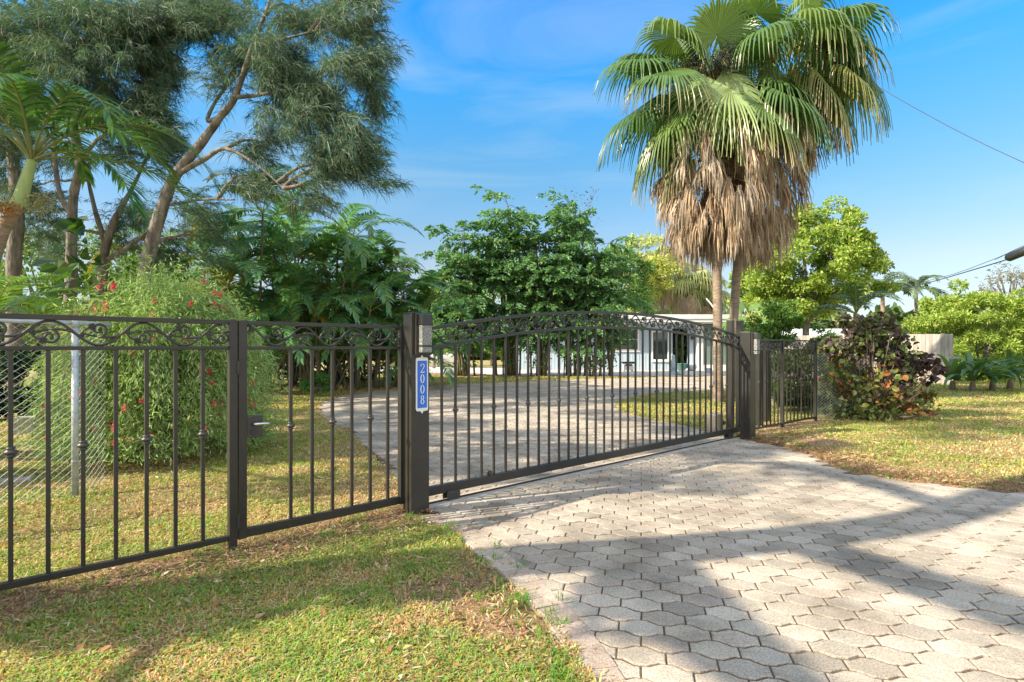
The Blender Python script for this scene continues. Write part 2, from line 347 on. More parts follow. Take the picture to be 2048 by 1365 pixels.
dmk=dry_mask(x,y); keep=rng.uniform(0,1,len(x))<np.clip(1.0-dmk*.93,.04,1)*np.where(r<7,.48,.48)
x,y,r,dmk=x[keep],y[keep],r[keep],dmk[keep]; n=len(x)
u1=rng.uniform(0,1,n); patch=vnoise(x,y,2.6,8)
straw=u1<np.clip(.43+.42*dmk+1.9*(patch-.5)-.06*(x>4.3),.12,.95)
gr=np.stack([rng.uniform(.20,.44,n),rng.uniform(.26,.46,n),rng.uniform(.06,.13,n)],-1)
gr*= (0.75+.6*vnoise(x,y,1.3,14))[:,None]
st=np.stack([rng.uniform(.55,.78,n),rng.uniform(.43,.60,n),rng.uniform(.20,.33,n)],-1)
br=rng.uniform(0,1,n)<.3; st[br]*=np.array([.6,.48,.42])
col=np.where(straw[:,None],st,gr)
h=rng.uniform(.010,.036,n)*(1+.05*r)*np.where(straw,.75,1)*(.6+.8*vnoise(x,y,3,4)); w=(.0056+.0012*r)*rng.uniform(.7,1.3,n)
gm=MB(); gm.add(*blades(x,y,h,w,col,3)); 
# taller tufts along edges
tx=[];ty=[]
rng=np.random.default_rng(8)
def tuft(cx,cy,k,rad): 
    a=rng.uniform(0,6.28,k); q=rad*np.sqrt(rng.uniform(0,1,k)); tx.append(cx+q*np.cos(a)); ty.append(cy+q*np.sin(a))
for k in range(45):
    t=rng.uniform(.3,d[-1]-2.6); bx=np.interp(t,d,edge_in[:,0])-.24-rng.uniform(0,.12); by=np.interp(t,d,edge_in[:,1]); tuft(bx,by,28,.05)
for k in range(60):
    q=right_edge[rng.integers(14,len(right_edge))]; tuft(q[0]+rng.uniform(.0,.3),q[1]+rng.uniform(-.0,.3),22,.06)
for k in range(40):
    s0=rng.uniform(-3.5,0); q=F0+U0*s0+V0*rng.uniform(-.12,.2); tuft(q[0],q[1],16,.05)
for k in range(260):
    a=rng.uniform(-.8,.1); q=rng.uniform(2.4,5); tuft(q*math.sin(a),q*math.cos(a),14,.045)
x=np.concatenate(tx); y=np.concatenate(ty); m=~(inside(APRON,x,y)&(pdist(edge_in,x,y)>.02)); x,y=x[m],y[m]; n=len(x)
col=np.stack([rng.uniform(.10,.26,n),rng.uniform(.24,.40,n),rng.uniform(.03,.08,n)],-1)
gm.add(*blades(x,y,rng.uniform(.025,.07,n),np.full(n,.006),col,4))
n=9000; a=rng.uniform(-.85,.75,n); q=2.3*np.exp(rng.uniform(0,math.log(6),n)); x=q*np.sin(a); y=q*np.cos(a); wm_=vnoise(x,y,1.8,66)
k=(~(inside(APRON,x,y)|inside(INNER,x,y)))&(pdist(edge_in,x,y)>.3)&(wm_>.50)&(dry_mask(x,y)<.6); x,y,q=x[k],y[k],q[k]; n=len(x)
d0=rng.normal(0,1,(n,3)); d0[:,2]=np.abs(d0[:,2])*.3; d0/=np.linalg.norm(d0,axis=1)[:,None]; s0=np.cross(d0,[0,0,1.]); s0/=np.linalg.norm(s0,axis=1)[:,None]; l0=(.011+.0025*q)[:,None]*rng.uniform(.7,1.4,(n,1)); c0=np.stack([x,y,gheight(x,y)+.022+rng.uniform(0,.02,n)],-1)
v=np.stack([c0,c0+d0*l0*.5+s0*l0*.42,c0+d0*l0,c0+d0*l0*.5-s0*l0*.42],1).reshape(-1,3); gm.add(v,(np.arange(n)*4)[:,None]+np.arange(4),np.repeat(np.stack([rng.uniform(.18,.34,n),rng.uniform(.30,.44,n),rng.uniform(.06,.11,n)],-1),4,0))
tag(gm.build('grass',M['grass']),'short patchy green and straw lawn',kind='stuff',cat='grass')
# straw / dry twigs and leaf litter
lt=MB(); rng=np.random.default_rng(15)
def litter(n,fx,size,pal,flat=.4,asp=(.35,.6)):
    x,y=fx(n); m=~((inside(INNER,x,y)|inside(APRON,x,y))&(rng.uniform(0,1,len(x))>(.1 if n<1000 else .004))); m&=~((pdist(edge_in,x,y)<.29)&(y<5)&(rng.uniform(0,1,len(x))<.95)); x,y=x[m],y[m]; n=len(x)
    a=rng.uniform(0,6.28,n); l=rng.uniform(*size,n); w=l*rng.uniform(*asp,n); t=rng.normal(0,flat,n); z=gheight(x,y)*0+.02+rng.uniform(0,.02,n)
    pav=inside(APRON,x,y); z[pav]=.006+np.abs(np.sin(t[pav]))*l[pav]*.5; 
    e=np.stack([np.cos(a)*np.cos(t),np.sin(a)*np.cos(t),np.sin(t)],-1); s=np.stack([-np.sin(a),np.cos(a),rng.normal(0,.35,n)],-1)
    c=np.stack([x,y,z],-1); v=np.empty((n,6,3)); up=np.array([0,0,1.])*(w*.25)[:,None]
    v[:,0]=c-e*l[:,None]/2; v[:,1]=c-e*l[:,None]*.15+s*w[:,None]/2+up; v[:,2]=c+e*l[:,None]*.25+s*w[:,None]*.4+up; v[:,3]=c+e*l[:,None]/2+up; v[:,4]=c+e*l[:,None]*.25-s*w[:,None]*.4+up; v[:,5]=c-e*l[:,None]*.15-s*w[:,None]/2+up*.5
    b=(np.arange(n)*6)[:,None]; pal=np.array(pal); cc=pal[rng.integers(0,len(pal),n)]*rng.uniform(.7,1.15,(n,1))
    lt.add(v.reshape(-1,3),[b+np.array([0,1,2,3]),b+np.array([0,3,4,5])],np.repeat(cc,6,0))
tan=[(.52,.30,.15),(.45,.24,.11),(.6,.42,.24),(.35,.19,.10),(.62,.5,.36)]
def fan(r0,r1,a0,a1): return lambda n:(lambda r,t:(r*np.sin(t),r*np.cos(t)))(rng.uniform(r0,r1,n),rng.uniform(a0,a1,n))
litter(190,fan(2.3,4.6,-.8,.18),(.03,.065),tan)
litter(320,fan(2.3,4.0,-.2,.16),(.02,.05),tan)
litter(240,fan(5,10,-.8,-.05),(.03,.07),tan)
litter(40,fan(2.6,9,.1,.7),(.02,.05),tan,.2)
litter(2200,lambda n:(rng.normal(4.75,.35,n),rng.normal(8.55,.45,n)),(.05,.14),[(.5,.33,.18),(.42,.24,.12),(.62,.46,.28),(.25,.13,.08)],.3,(.06,.3))
litter(6500,lambda n:(lambda q,k:(q[:,0]+np.abs(rng.normal(0,.3,k)),q[:,1]+np.abs(rng.normal(0,.3,k))))(right_edge[rng.integers(10,len(right_edge),n)]+rng.normal(0,.08,(n,2)),n),(.03,.09),[(.52,.34,.2),(.44,.25,.13),(.6,.43,.28),(.3,.16,.09)],.3,(.05,.2))
litter(5200,lambda n:(lambda s,w:(F0[0]+U0[0]*s+V0[0]*w,F0[1]+U0[1]*s+V0[1]*w))(rng.uniform(-3.6,.1,n),rng.normal(.12,.22,n)),(.03,.10),[(.42,.28,.17),(.34,.2,.12),(.5,.38,.24),(.16,.1,.07)],.3,(.03,.1))
litter(160,lambda n:(lambda q,k:(q[:,0]-.24-np.abs(rng.normal(0,.12,k)),q[:,1]))(edge_in[rng.integers(3,52,n)]+rng.normal(0,.06,(n,2)),n),(.03,.08),[(.42,.28,.17),(.5,.33,.18),(.55,.42,.28)],.3,(.04,.2))
litter(9000,fan(2.2,6.5,-.85,.2),(.02,.07),[(.66,.53,.34),(.55,.40,.24),(.72,.60,.42),(.36,.24,.14)],.35,(.04,.12))
litter(5000,fan(6,14,-.8,.6),(.04,.10),[(.66,.53,.34),(.55,.40,.24),(.72,.60,.42),(.36,.24,.14)],.35,(.06,.15))
tag(lt.build('leaf_litter',M['dry']),'fallen tan leaves and straw scattered over lawn and paving',kind='stuff',cat='leaf litter')
# ------------------------------------------------------------------ ironwork (local frame: x along the fence, y inward, z up)
ANG0=math.atan2(U0[1],U0[0]); ANG1=math.atan2(FU[1],FU[0])
def bar(name,parent,lo,hi,mat=None,bev=.003,loc=None):
    mb=MB(); mb.box(lo,hi); return mb.build(name,mat or M['iron'],parent,bevel=bev,loc=loc)
def dupe(o,parent,loc):
    c=o.copy(); COL.objects.link(c); c.parent=parent; c.location=loc
    for ch in o.children:
        k=ch.copy(); COL.objects.link(k); k.parent=c
    return c
def spiral(cx,cz,r0,a0,turns,dirn,n=22):
    t=np.linspace(0,1,n); r=r0*(1-.80*t**.85); a=a0+dirn*turns*2*math.pi*t
    return np.stack([cx+r*np.cos(a),np.zeros(n),cz+r*np.sin(a)],-1)
def scroll_unit(mb,x0,P_,A,zc,fz=lambda x:0,thick=.0085,phase=0):
    """one wave of the vine scroll: a stem, two big curls with a small curl, two rosettes"""
    def W(p):
        p=np.array(p); p[:,2]+=fz(p[:,0]); return p
    t=np.linspace(0,1,29); x=x0+P_*t; z=zc+A*1.05*np.cos(2*math.pi*t)
    mb.tube(W(np.stack([x,0*x,z],-1)),thick,6,flat=(1,1))
    for sg,xo in ((1,0),(-1,P_/2)):
        # curl nested in the valley / under the crest
        cx=x0+xo+P_*.50; cz=zc+sg*A*.36; r0=A*.70
        s1=spiral(cx,cz,r0,-math.pi/2*sg+.0,1.35,sg)
        # joining arc from stem
        xs_=x0+xo+P_*.735; j=np.array([xs_,0,zc+sg*A*math.cos(2*math.pi*.735)*1.0])
        a=s1[0]; ctrl=np.array([a[0]+P_*.14,0,a[2]-sg*A*.05]); tt=np.linspace(0,1,7)[:-1,None]
        arc=(1-tt)**2*j+2*(1-tt)*tt*ctrl+tt**2*a
        pts=np.concatenate([arc,s1*np.array([1,1,1])]); 
        mb.tube(W(pts),np.linspace(thick,thick*.72,len(pts)),6)
        # end knob
        q=W(s1[-1:]); mb.blob(q[0],thick*1.35,nu=6,nv=4,amp=0)
        # small curl
        s2=spiral(cx-P_*.175,cz-sg*A*.55,A*.24,math.pi*.5*sg,1.0,sg,12)
        c2=np.concatenate([np.array([[cx-P_*.02,0,zc-sg*A*.25],[cx-P_*.1,0,zc-sg*A*.16]]),s2]); mb.tube(W(c2),thick*.75,5)
        q=W(s2[-1:]); mb.blob(q[0],thick*1.2,nu=6,nv=4,amp=0)
        # rosette on a short stalk on the other side
        rx=x0+xo+P_*.93; rz=zc-sg*A*.62
        st=np.array([[x0+xo+P_*.80,0,zc+sg*A*math.cos(2*math.pi*.80)],[x0+xo+P_*.84,0,zc-sg*A*.28],[rx,0,rz]]); mb.tube(W(curve(st,5)),thick*.8,5)
        c=W(np.array([[rx,0,rz]]))[0]
        for yy in (-1,1):
            mb.blob((c[0],yy*.007,c[2]),(A*.13,.010,A*.13),nu=7,nv=4,amp=0)
            for k in range(6):
                an=k*math.pi/3+.3; mb.blob((c[0]+math.cos(an)*A*.2,yy*.005,c[2]+math.sin(an)*A*.2),(A*.13,.008,A*.13),nu=6,nv=4,amp=0)
def scroll_band(parent,xa,xb,nun,zc,A,fz=lambda x:0,thick=.0085,y=0):
    P_=(xb-xa)/nun
    for k in range(nun):
        mb=MB(); scroll_unit(mb,xa+k*P_,P_,A,zc,fz,thick); mb.build('scroll',M['iron_dark'],parent,smooth=True,loc=(0,y,0))
def collar_mb():
    mb=MB(); mb.lathe([(.012,-.032),(.022,-.028),(.024,-.021),(.017,-.015),(.031,-.008),(.036,0),(.031,.008),(.017,.015),(.024,.021),(.022,.028),(.012,.032)],12); return mb
collar_mesh=None
def baluster(parent,x,z0,z1,collar,a=.024,cs=1.0,zc=.88):
    global collar_mesh
    o=bar('baluster',parent,(-a/2,-a/2,z0),(a/2,a/2,z1),bev=.002,loc=(x,0,0))
    if collar:
        if collar_mesh is None:
            c=collar_mb().build('collar',M['iron_dark'],o,smooth=True); collar_mesh=c.data
        else:
            c=bpy.data.objects.new('collar',collar_mesh); COL.objects.link(c); c.parent=o
        c.location=(0,0,zc); c.scale=(cs,cs,cs)
    return o
origin0=(F0[0],F0[1],0)
# left fence panel
fp=empty('iron_fence_panel',origin0,ANG0); tag(fp,'bronze iron fence panel before the red-flowering shrub, left of the walk gate','fence','iron fence panels')
bar('top_rail',fp,(-3.75,-.019,1.668),(-1.653,.019,1.70)); bar('middle_rail',fp,(-3.75,-.0165,1.482),(-1.653,.0165,1.507)); bar('bottom_rail',fp,(-3.75,-.019,.077),(-1.653,.019,.118))
for k in range(11): baluster(fp,-1.822-.1705*k,.118,1.482,k%2==0)
scroll_band(fp,-1.655-.43*4.6,-1.655-.43*.1,4,1.588,.071)
bar('post',fp,(-1.653,-.03,-.02),(-1.597,.03,1.703))
# walk gate
wg=empty('walk_gate',origin0,ANG0); tag(wg,'narrow bronze iron walk gate with a lock box, left of the numbered post','gate')
bar('stile',wg,(-1.588,-.028,.075),(-1.53,.028,1.70)); bar('stile',wg,(-.212,-.028,.075),(-.160,.028,1.70))
bar('top_rail',wg,(-1.53,-.019,1.668),(-.212,.019,1.698)); bar('middle_rail',wg,(-1.53,-.0165,1.482),(-.212,.0165,1.507)); bar('bottom_rail',wg,(-1.53,-.019,.078),(-.212,.019,.145))
for k in range(6): baluster(wg,-1.196+.1732*k,.145,1.482,k%2==0)
scroll_band(wg,-1.525,-.222,3,1.588,.071)
lb=bar('lock_box',wg,(-1.53,-.026,.82),(-1.415,.026,.985),mat=M['iron_dark'],bev=.006)
h=MB(); h.tube([(-1.49,-.026,.925),(-1.49,-.062,.925),(-1.478,-.072,.925),(-1.40,-.075,.925),(-1.375,-.072,.921)],[.010,.010,.011,.009,.007],8)
M['chrome']=surf('brushed steel',(.6,.6,.6),(.7,.7,.7),rough=.25,metal=1)
h.build('handle',M['chrome'],lb,smooth=True)
kc=MB(); kc.tube([(-1.482,-.026,.862),(-1.482,-.036,.862)],.021,14); kc.build('lock_cylinder',M['iron'],lb)
hg=MB(); hg.tube([(-1.5925,-.034,.16),(-1.5925,-.034,.26)],.009,8); hg.build('hinge',M['iron_dark'],wg)
hg=MB(); hg.tube([(-1.5925,-.034,1.3),(-1.5925,-.034,1.40)],.009,8); hg.build('hinge',M['iron_dark'],wg)

# numbered gate post, lantern, number plaque
def gatepost(name,label,loc,ang,w,dep,h,grooved=False):
    e=empty(name,loc,ang); tag(e,label,'gate post','square gate posts')
    mb=MB(); mb.box((0,-dep,-.05),(w,0,h)); mb.build('shaft',M['iron'],e,bevel=.005)
    cp=MB(); cp.box((-.003,-dep-.003,h+.001),(w+.003,.003,h+.012)); cp.build('cap',M['iron'],e,bevel=.003)
    return e
def lantern(label,loc,ang,zt,hgt=.375):
    e=empty('wall_lantern',loc,ang); tag(e,label,'lamp','post lanterns')
    mb=MB(); mb.box((-.078,-.030,zt-hgt),(.078,-.001,zt)); mb.build('back_plate',M['iron'],e,bevel=.004)
    mb=MB(); v=[(-.058,-.03,zt-.005),(.058,-.03,zt-.005),(.058,-.03,zt-.107),(-.058,-.03,zt-.107),(-.054,-.095,zt-.012),(.054,-.095,zt-.012),(.058,-.10,zt-.107),(-.058,-.10,zt-.107)]
    mb.add(v,np.array([[0,1,5,4],[3,7,6,2],[0,4,7,3],[1,2,6,5],[4,5,6,7],[0,3,2,1]])); mb.build('hood',M['iron'],e,bevel=.003)
    mb=MB(); mb.box((-.052,-.090,zt-.352),(.052,-.031,zt-.108)); mb.build('glass',M['frost'],e,bevel=.004)
    mb=MB(); mb.box((-.056,-.095,zt-.300),(.056,-.0305,zt-.285)); mb.build('band',M['iron'],e,bevel=.002)
    return e
pl=np.array([-.192,.175]); 
pc=F0+U0*(-.190)+V0*.03
gp=gatepost('gate_post','tall bronze gate post carrying the blue number plaque',(pc[0],pc[1],0),ANG0,.190,.140,1.80)
# front-face centre of the left post
fc=F0+U0*(-.095+.012)+V0*(.03+.140)
lantern('lantern with seeded glass above the blue number plaque',(fc[0],fc[1],0),ANG0,1.805)
def number_plaque():
    e=empty('house_number_sign',(fc[0],fc[1],0),ANG0); tag(e,'blue enamel plaque reading 2008 with white scrolled border','sign')
    zc=1.166; H=.453; W=.128
    mb=MB()
    def plate(w,h,y0,y1,mi=0): mb.box((-w/2,-y1,zc-h/2),(w/2,-y0,zc+h/2),mi=mi)
    plate(W,H,.001,.008)
    for sg in (1,-1):
        zt=zc+sg*H/2
        for (dx,dz,r) in ((-.048,.001,.013),(.048,.001,.013),(-.026,.003,.014),(.026,.003,.014),(0,.008,.016),(0,.020,.010)):
            mb.tube([(dx,-.001,zt+sg*dz),(dx,-.0095 if r>.0135 else -.0088,zt+sg*dz)],r,18)
        mb.add([(-.009,-.0102,zt+sg*.024),(.009,-.0102,zt+sg*.024),(0,-.0102,zt+sg*.038),(-.011,-.001,zt+sg*.024),(.011,-.001,zt+sg*.024),(0,-.001,zt+sg*.038)],[np.array([[0,1,2],[5,4,3]]),np.array([[0,3,4,1],[1,4,5,2],[2,5,3,0]])])
    pb=mb.build('border',M['white'],e)
    mb=MB(); mb.box((-.050,-.0115,zc-.212),(.050,-.0081,zc+.212)); mb.build('blue_panel',M['bluepaint'],e)
    # the writing, in strokes
    def dig(ch,z):
        c=bpy.data.curves.new('numeral','FONT'); return None
    w=.0062
    def stroke(mbb,p,rad): mbb.tube(p,rad,8,flat=(1,1))
    def ellipse(cx,cz,a,b,n=28): t=np.linspace(0,2*math.pi,n+1); return np.stack([cx+a*np.sin(t),np.full(n+1,-.0125),cz+b*np.cos(t)],-1)
    def ring_flat(mbb,cx,cz,a,b,ta,tb,n=36):
        t=np.linspace(0,2*math.pi,n,endpoint=False); o=np.stack([cx+a*np.sin(t),0*t,cz+b*np.cos(t)],-1); i_=np.stack([cx+(a-ta)*np.sin(t),0*t,cz+(b-tb)*np.cos(t)],-1)
        v=np.concatenate([o+[0,-.0145,0],i_+[0,-.0145,0],o+[0,-.0112,0],i_+[0,-.0112,0]]); k=np.arange(n); k2=(k+1)%n
        mbb.add(v,[np.stack([k,k2,n+k2,n+k],-1),np.stack([2*n+k,2*n+k2,k2,k],-1),np.stack([n+k,n+k2,3*n+k2,3*n+k],-1)])
    for i_,ch in enumerate('2008'):
        z=zc+.145-.0945*i_; mbb=MB()
        if ch=='0': ring_flat(mbb,0,z,.021,.039,.0085,.0045)
        elif ch=='8': ring_flat(mbb,0,z+.0195,.0165,.0195,.007,.004); ring_flat(mbb,0,z-.0185,.0195,.0215,.008,.004)
        else:
            pts=[(-.0175,z+.019),(-.014,z+.031),(-.004,z+.038),(.008,z+.0365),(.0165,z+.028),(.0165,z+.015),(.008,z-.001),(-.006,z-.018),(-.017,z-.034)]
            c=curve([(a,b) for a,b in pts],5); wd=np.interp(np.linspace(0,1,len(c)),[0,.12,.3,.55,.8,1],[.006,.003,.0022,.0042,.003,.0018])
            t=np.gradient(c,axis=0); t/=np.linalg.norm(t,axis=1)[:,None]; nn=np.stack([-t[:,1],t[:,0]],-1)
            a=c+nn*wd[:,None]; b=c-nn*wd[:,None]; m_=len(c)
            v=np.concatenate([np.stack([a[:,0],np.full(m_,-.0145),a[:,1]],-1),np.stack([b[:,0],np.full(m_,-.0145),b[:,1]],-1)]); k=np.arange(m_-1)
            mbb.add(v,np.stack([k,k+1,m_+k+1,m_+k],-1)); mbb.box((-.0195,-.0147,z-.040),(.019,-.0112,z-.0325)); mbb.box((.0155,-.0147,z-.0325),(.019,-.0112,z-.024))
        mbb.build('numeral',M['white'],e)
number_plaque()

# sliding gate
LG=6.14
sg_=empty('sliding_gate',(FA[0],FA[1],0),ANG1); tag(sg_,'wide bronze sliding gate with arched scroll top across the driveway','gate')
arch=lambda x:-.268*((np.asarray(x,float)-3.07)/3.07)**2
def archrail(name,zt,th,w,x0=.02,x1=LG-.02,mat=None):
    n=60; x=np.linspace(x0,x1,n); z=zt+arch(x); v=[];
    for y,dz in ((-w/2,0),(w/2,0),(w/2,-th),(-w/2,-th)): v.append(np.stack([x,np.full(n,y),z+dz],-1))
    v=np.stack(v,1).reshape(-1,3); i_=np.arange(n-1)[:,None]*4; j_=np.arange(4)[None,:]; k_=(j_+1)%4
    mb=MB(); mb.add(v,[np.stack([i_+j_,i_+4+j_,i_+4+k_,i_+k_],-1).reshape(-1,4),np.array([[0,1,2,3]]),np.array([[3,2,1,0]])+(n-1)*4]); return mb.build(name,mat or M['iron'],sg_,bevel=.002)
archrail('top_rail',1.962,.034,.042); archrail('middle_rail',1.772,.032,.036)
bar('bottom_beam',sg_,(-.25,-.03,.085),(LG+.15,.03,.168)); 
bar('stile',sg_,(LG-.03,-.027,.168),(LG+.03,.027,1.70)); bar('stile',sg_,(-.10,-.0265,.168),(-.04,.0265,1.70))
for k in range(37):
    x=.134+.1643*k
    baluster(sg_,x,.168,1.772-.030+float(arch(x)),k%3==1,.022,.92)
nU=15; scroll_band(sg_,.0,LG-.04,nU,1.850,.070,fz=arch,thick=.0085)
# uprights inside the arch band, as on the real gate
for x in (LG/2,): bar('mullion',sg_,(x-.008,-.01,1.77),(x+.008,.01,1.93))
for x in (.25,LG-.35):
    mb=MB(); mb.box((x-.075,-.045,.012),(x+.075,-.037,.10)); mb.box((x-.075,.037,.012),(x+.075,.045,.10)); mb.tube([(x,-.05,.052),(x,.05,.052)],.012,8)
    br_=mb.build('wheel_bracket',M['iron_dark'],sg_); mb=MB(); mb.tube([(x,-.018,.052),(x,.018,.052)],.040,20); mb.build('wheel',M['iron_dark'],br_)
mb=MB(); mb.tube([(.72,-.035,.20),(.72,.03,.20)],.022,12); mb.box((.695,-.012,.165),(.745,.012,.20)); mb.build('stop_roller',M['iron_dark'],sg_)
# diagonal brace by the far post
mb=MB(); mb.tube([(LG+.02,.0,1.50),(LG+.55,.0,.30)],.018,4); mb.build('brace',M['iron'],sg_)
mb=MB(); mb.box((LG+.03,-.02,.9),(LG+.06,.02,.96)); mb.build('catch',M['iron_dark'],sg_)
# track
tr=empty('gate_track',(FA[0],FA[1],0),ANG1); tag(tr,'concrete strip with a steel rail under the sliding gate','track')
mb=MB(); mb.box((-.2,-.11,-.04),(LG+.2,.09,.006)); mb.build('footing',surf('track concrete',(.40,.33,.26),(.56,.49,.41),scale=5,rough=.9,bump=.4),tr)
mb=MB(); mb.box((-.2,-.02,.0062),(LG+.2,.004,.012)); mb.box((-.2,-.012,.012),(LG+.2,-.004,.022)); mb.build('rail',M['iron_dark'],tr)
mb=MB(); mb.box((-.15,-.125,.0),(LG+.1,-.115,.014)); mb.build('edging',M['galv'],tr)

# right post and lantern
rp0=np.array([3.743,9.187]); e=gatepost('gate_post','shorter bronze gate post at the far end of the driveway opening',(rp0[0],rp0[1],0),ANG1,.19,.17,1.745)
VV1=np.array([FU[1],-FU[0]]); fc2=rp0+FU*.095+VV1*.17
lantern('lantern on the far gate post, seen side on',(fc2[0],fc2[1],0),ANG1,1.74,.36)
# guide posts behind the gate
g1=FA+FU*6.02-VV1*.14
def guide(px,D,h,w,label):
    x=(px-CX)/F*D; e=empty('guide_post',(x,D,0),ANG1); tag(e,label,'post','slender guide posts')
    mb=MB(); mb.box((-w/2,-w/2,-.03),(w/2,w/2,h)); mb.build('shaft',M['iron'],e,bevel=.004); mb=MB(); mb.box((-w/2-.004,-w/2-.004,h+.001),(w/2+.004,w/2+.004,h+.014)); mb.build('cap',M['iron'],e,bevel=.003)
guide(1461,9.75,1.955,.10,'slim brown guide post just behind the end of the sliding gate')
guide(1480,10.3,1.97,.10,'slim brown guide post half hidden behind the far gate post')
guide(1533,11.2,1.66,.09,'short grey-brown post seen through the small fence panel')
guide(1517,10.7,1.66,.09,'short brown post nearest the far gate post, behind the small fence panel')
# gate motor
mx_=G(1430,866); e=empty('gate_motor',(mx_[0],mx_[1],0),ANG1+.15); tag(e,'beige gate opener box on the grass behind the gate','gate opener')
mb=MB(); mb.box((-.13,-.10,0),(.13,.10,.34)); cov=mb.build('cover',surf('beige plastic',(.30,.26,.20),(.36,.31,.24),rough=.5),e,bevel=.02)
mb=MB(); mb.box((-.16,-.13,-.02),(.16,.13,-.001)); mb.box((-.16,-.13,-.02),(.16,.13,.012)); mb.build('base_plate',M['iron_dark'],e)
mb=MB(); mb.tube([(.15,-.06,.16),(.24,-.06,.16)],.045,14); mb.build('drive_sprocket',M['iron_dark'],e)
# right fence: two panels
q0=np.array([4.20,9.745]); q1=np.array([6.207,11.44]); d1=(q1-q0); LR=np.linalg.norm(d1); d1/=LR; ANG2=math.atan2(d1[1],d1[0])
def rpanel(x0,x1,n,label,nun,poststart):
    e=empty('iron_fence_panel',(q0[0],q0[1],0),ANG2); tag(e,label,'fence','iron fence panels')
    bar('top_rail',e,(x0,-.017,1.615),(x1-.055,.017,1.642)); bar('middle_rail',e,(x0,-.015,1.44),(x1-.055,.015,1.465)); bar('bottom_rail',e,(x0,-.017,.06),(x1-.055,.017,.095))
    bar('post',e,(x1-.055,-.03,-.02),(x1,.03,1.65))
    st=(x1-.055-x0)/(n+1)
    for k in range(n): baluster(e,x0+st*(k+1),.095,1.44,k%2==0,.022,.9)
    scroll_band(e,x0+.02,x1-.075,nun,1.54,.07,thick=.0085)
rpanel(0.05,1.14,6,'short iron fence panel starting at the far gate post',3,False)
rpanel(1.145,LR,8,'iron fence panel ending at the dark-leaved copperleaf bush',3,True)

# chain link fences
def chainlink(name,path,h,label,posts,mesh_to,step=.068,rail=True,wire=.0022):
    e=empty(name,(path[0][0],path[0][1],0)); tag(e,label,'fence','chain link fences')
    path=np.array(path,float); o=path[0]; rel=path-o; seg=np.r_[0,np.cumsum(np.hypot(*np.diff(rel,axis=0).T))]
    at=lambda s:np.stack([np.interp(s,seg,rel[:,0]),np.interp(s,seg,rel[:,1])],-1)
    if rail:
        mb=MB(); p=at(np.linspace(0,seg[-1],14)); mb.tube(np.c_[p,np.full(len(p),h)],.021,10); mb.build('top_rail',M['galv'],e,smooth=True)
    for s,r in posts:
        p=at(np.array([s]))[0]; mb=MB(); mb.tube([(p[0],p[1],-.05),(p[0],p[1],h-.02)],r,14); po=mb.build('post',M['galv'],e,smooth=True)
        mb=MB(); mb.lathe([(r*1.06,h-.05),(r*1.08,h+.0),(r*.9,h+.03),(r*.4,h+.045)],12,c=(p[0],p[1],0)); mb.build('post_cap',M['galv'],po,smooth=True)
        for z in (.35,.85,1.3,1.52):
            if z<h: mb=MB(); mb.lathe([(r*1.01,z),(r*1.12,z+.002),(r*1.12,z+.01),(r*1.01,z+.012)],12,c=(p[0],p[1],0)); mb.build('tie_band',M['galv'],po)
    mb=MB(); Lm=mesh_to; a=step; ax=step*1.3; nwire=int(Lm/ax)
    for k in range(nwire+1):
        n=int(h*.97/a)+1; z=np.arange(n+1)*a*1.0+.02; z=z[z<h-.02]; zz=np.arange(len(z))
        for sgn in (0,1):
            x=k*ax+np.where((zz+sgn)%2==0,-ax/2,ax/2)*1.02; off=np.where((zz+sgn)%2==0,.0025,-.0025)
            x=np.clip(x,0,seg[-1]); p=at(x); mb.tube(np.c_[p[:,0]+off,p[:,1]+off*.3,z],wire*.9,4,cap=False)
    mb.build('mesh',M['galv'],e)
chainlink('chain_link_fence',[(-6.4,2.9),(-4.68,5.12),(-4.40,5.64),(-4.42,6.15)],1.745,'galvanized chain link fence beside the red-flowering shrub',[(3.4,.031),(1.0,.024)],3.82)
chainlink('chain_link_fence',[(6.32,11.62),(7.1,11.7),(8.2,11.6)],1.45,'chain link fence running behind the copperleaf bush',[],1.6,.062,False)
# ------------------------------------------------------------------ vegetation tools
def nrm(a): return a/(np.linalg.norm(a,axis=-1,keepdims=True)+1e-9)
def leaves(mb,c,size,pal,rng,asp=.45,up=.3,droop=0,fold=.15,dirs=None,jit=1.0,shade=(.75,1.2)):
    """leaf shaped quads pairs (6 verts) around points c"""
    c=np.asarray(c,float); n=len(c)
    d=rng.normal(0,1,(n,3)); 
    if dirs is not None: d=d*jit+np.asarray(dirs)
    d[:,2]-=droop; d=nrm(d)
    nm=rng.normal(0,1,(n,3)); nm[:,2]+=up*3; nm=nrm(nm-(nm*d).sum(1,keepdims=True)*d); s=np.cross(d,nm)
    l=size*rng.uniform(.6,1.3,(n,1)); w=l*asp
    v=np.empty((n,6,3)); fo=nm*w*fold
    v[:,0]=c; v[:,1]=c+d*l*.35+s*w*.5+fo; v[:,2]=c+d*l*.72+s*w*.38+fo; v[:,3]=c+d*l-nm*l*.08; v[:,4]=c+d*l*.72-s*w*.38+fo; v[:,5]=c+d*l*.35-s*w*.5+fo
    b=(np.arange(n)*6)[:,None]; pal=np.array(pal); col=pal[rng.integers(0,len(pal),n)]*rng.uniform(*shade,(n,1))
    mb.add(v.reshape(-1,3),[b+np.array([0,1,2,3]),b+np.array([0,3,4,5])],np.repeat(col,6,0))
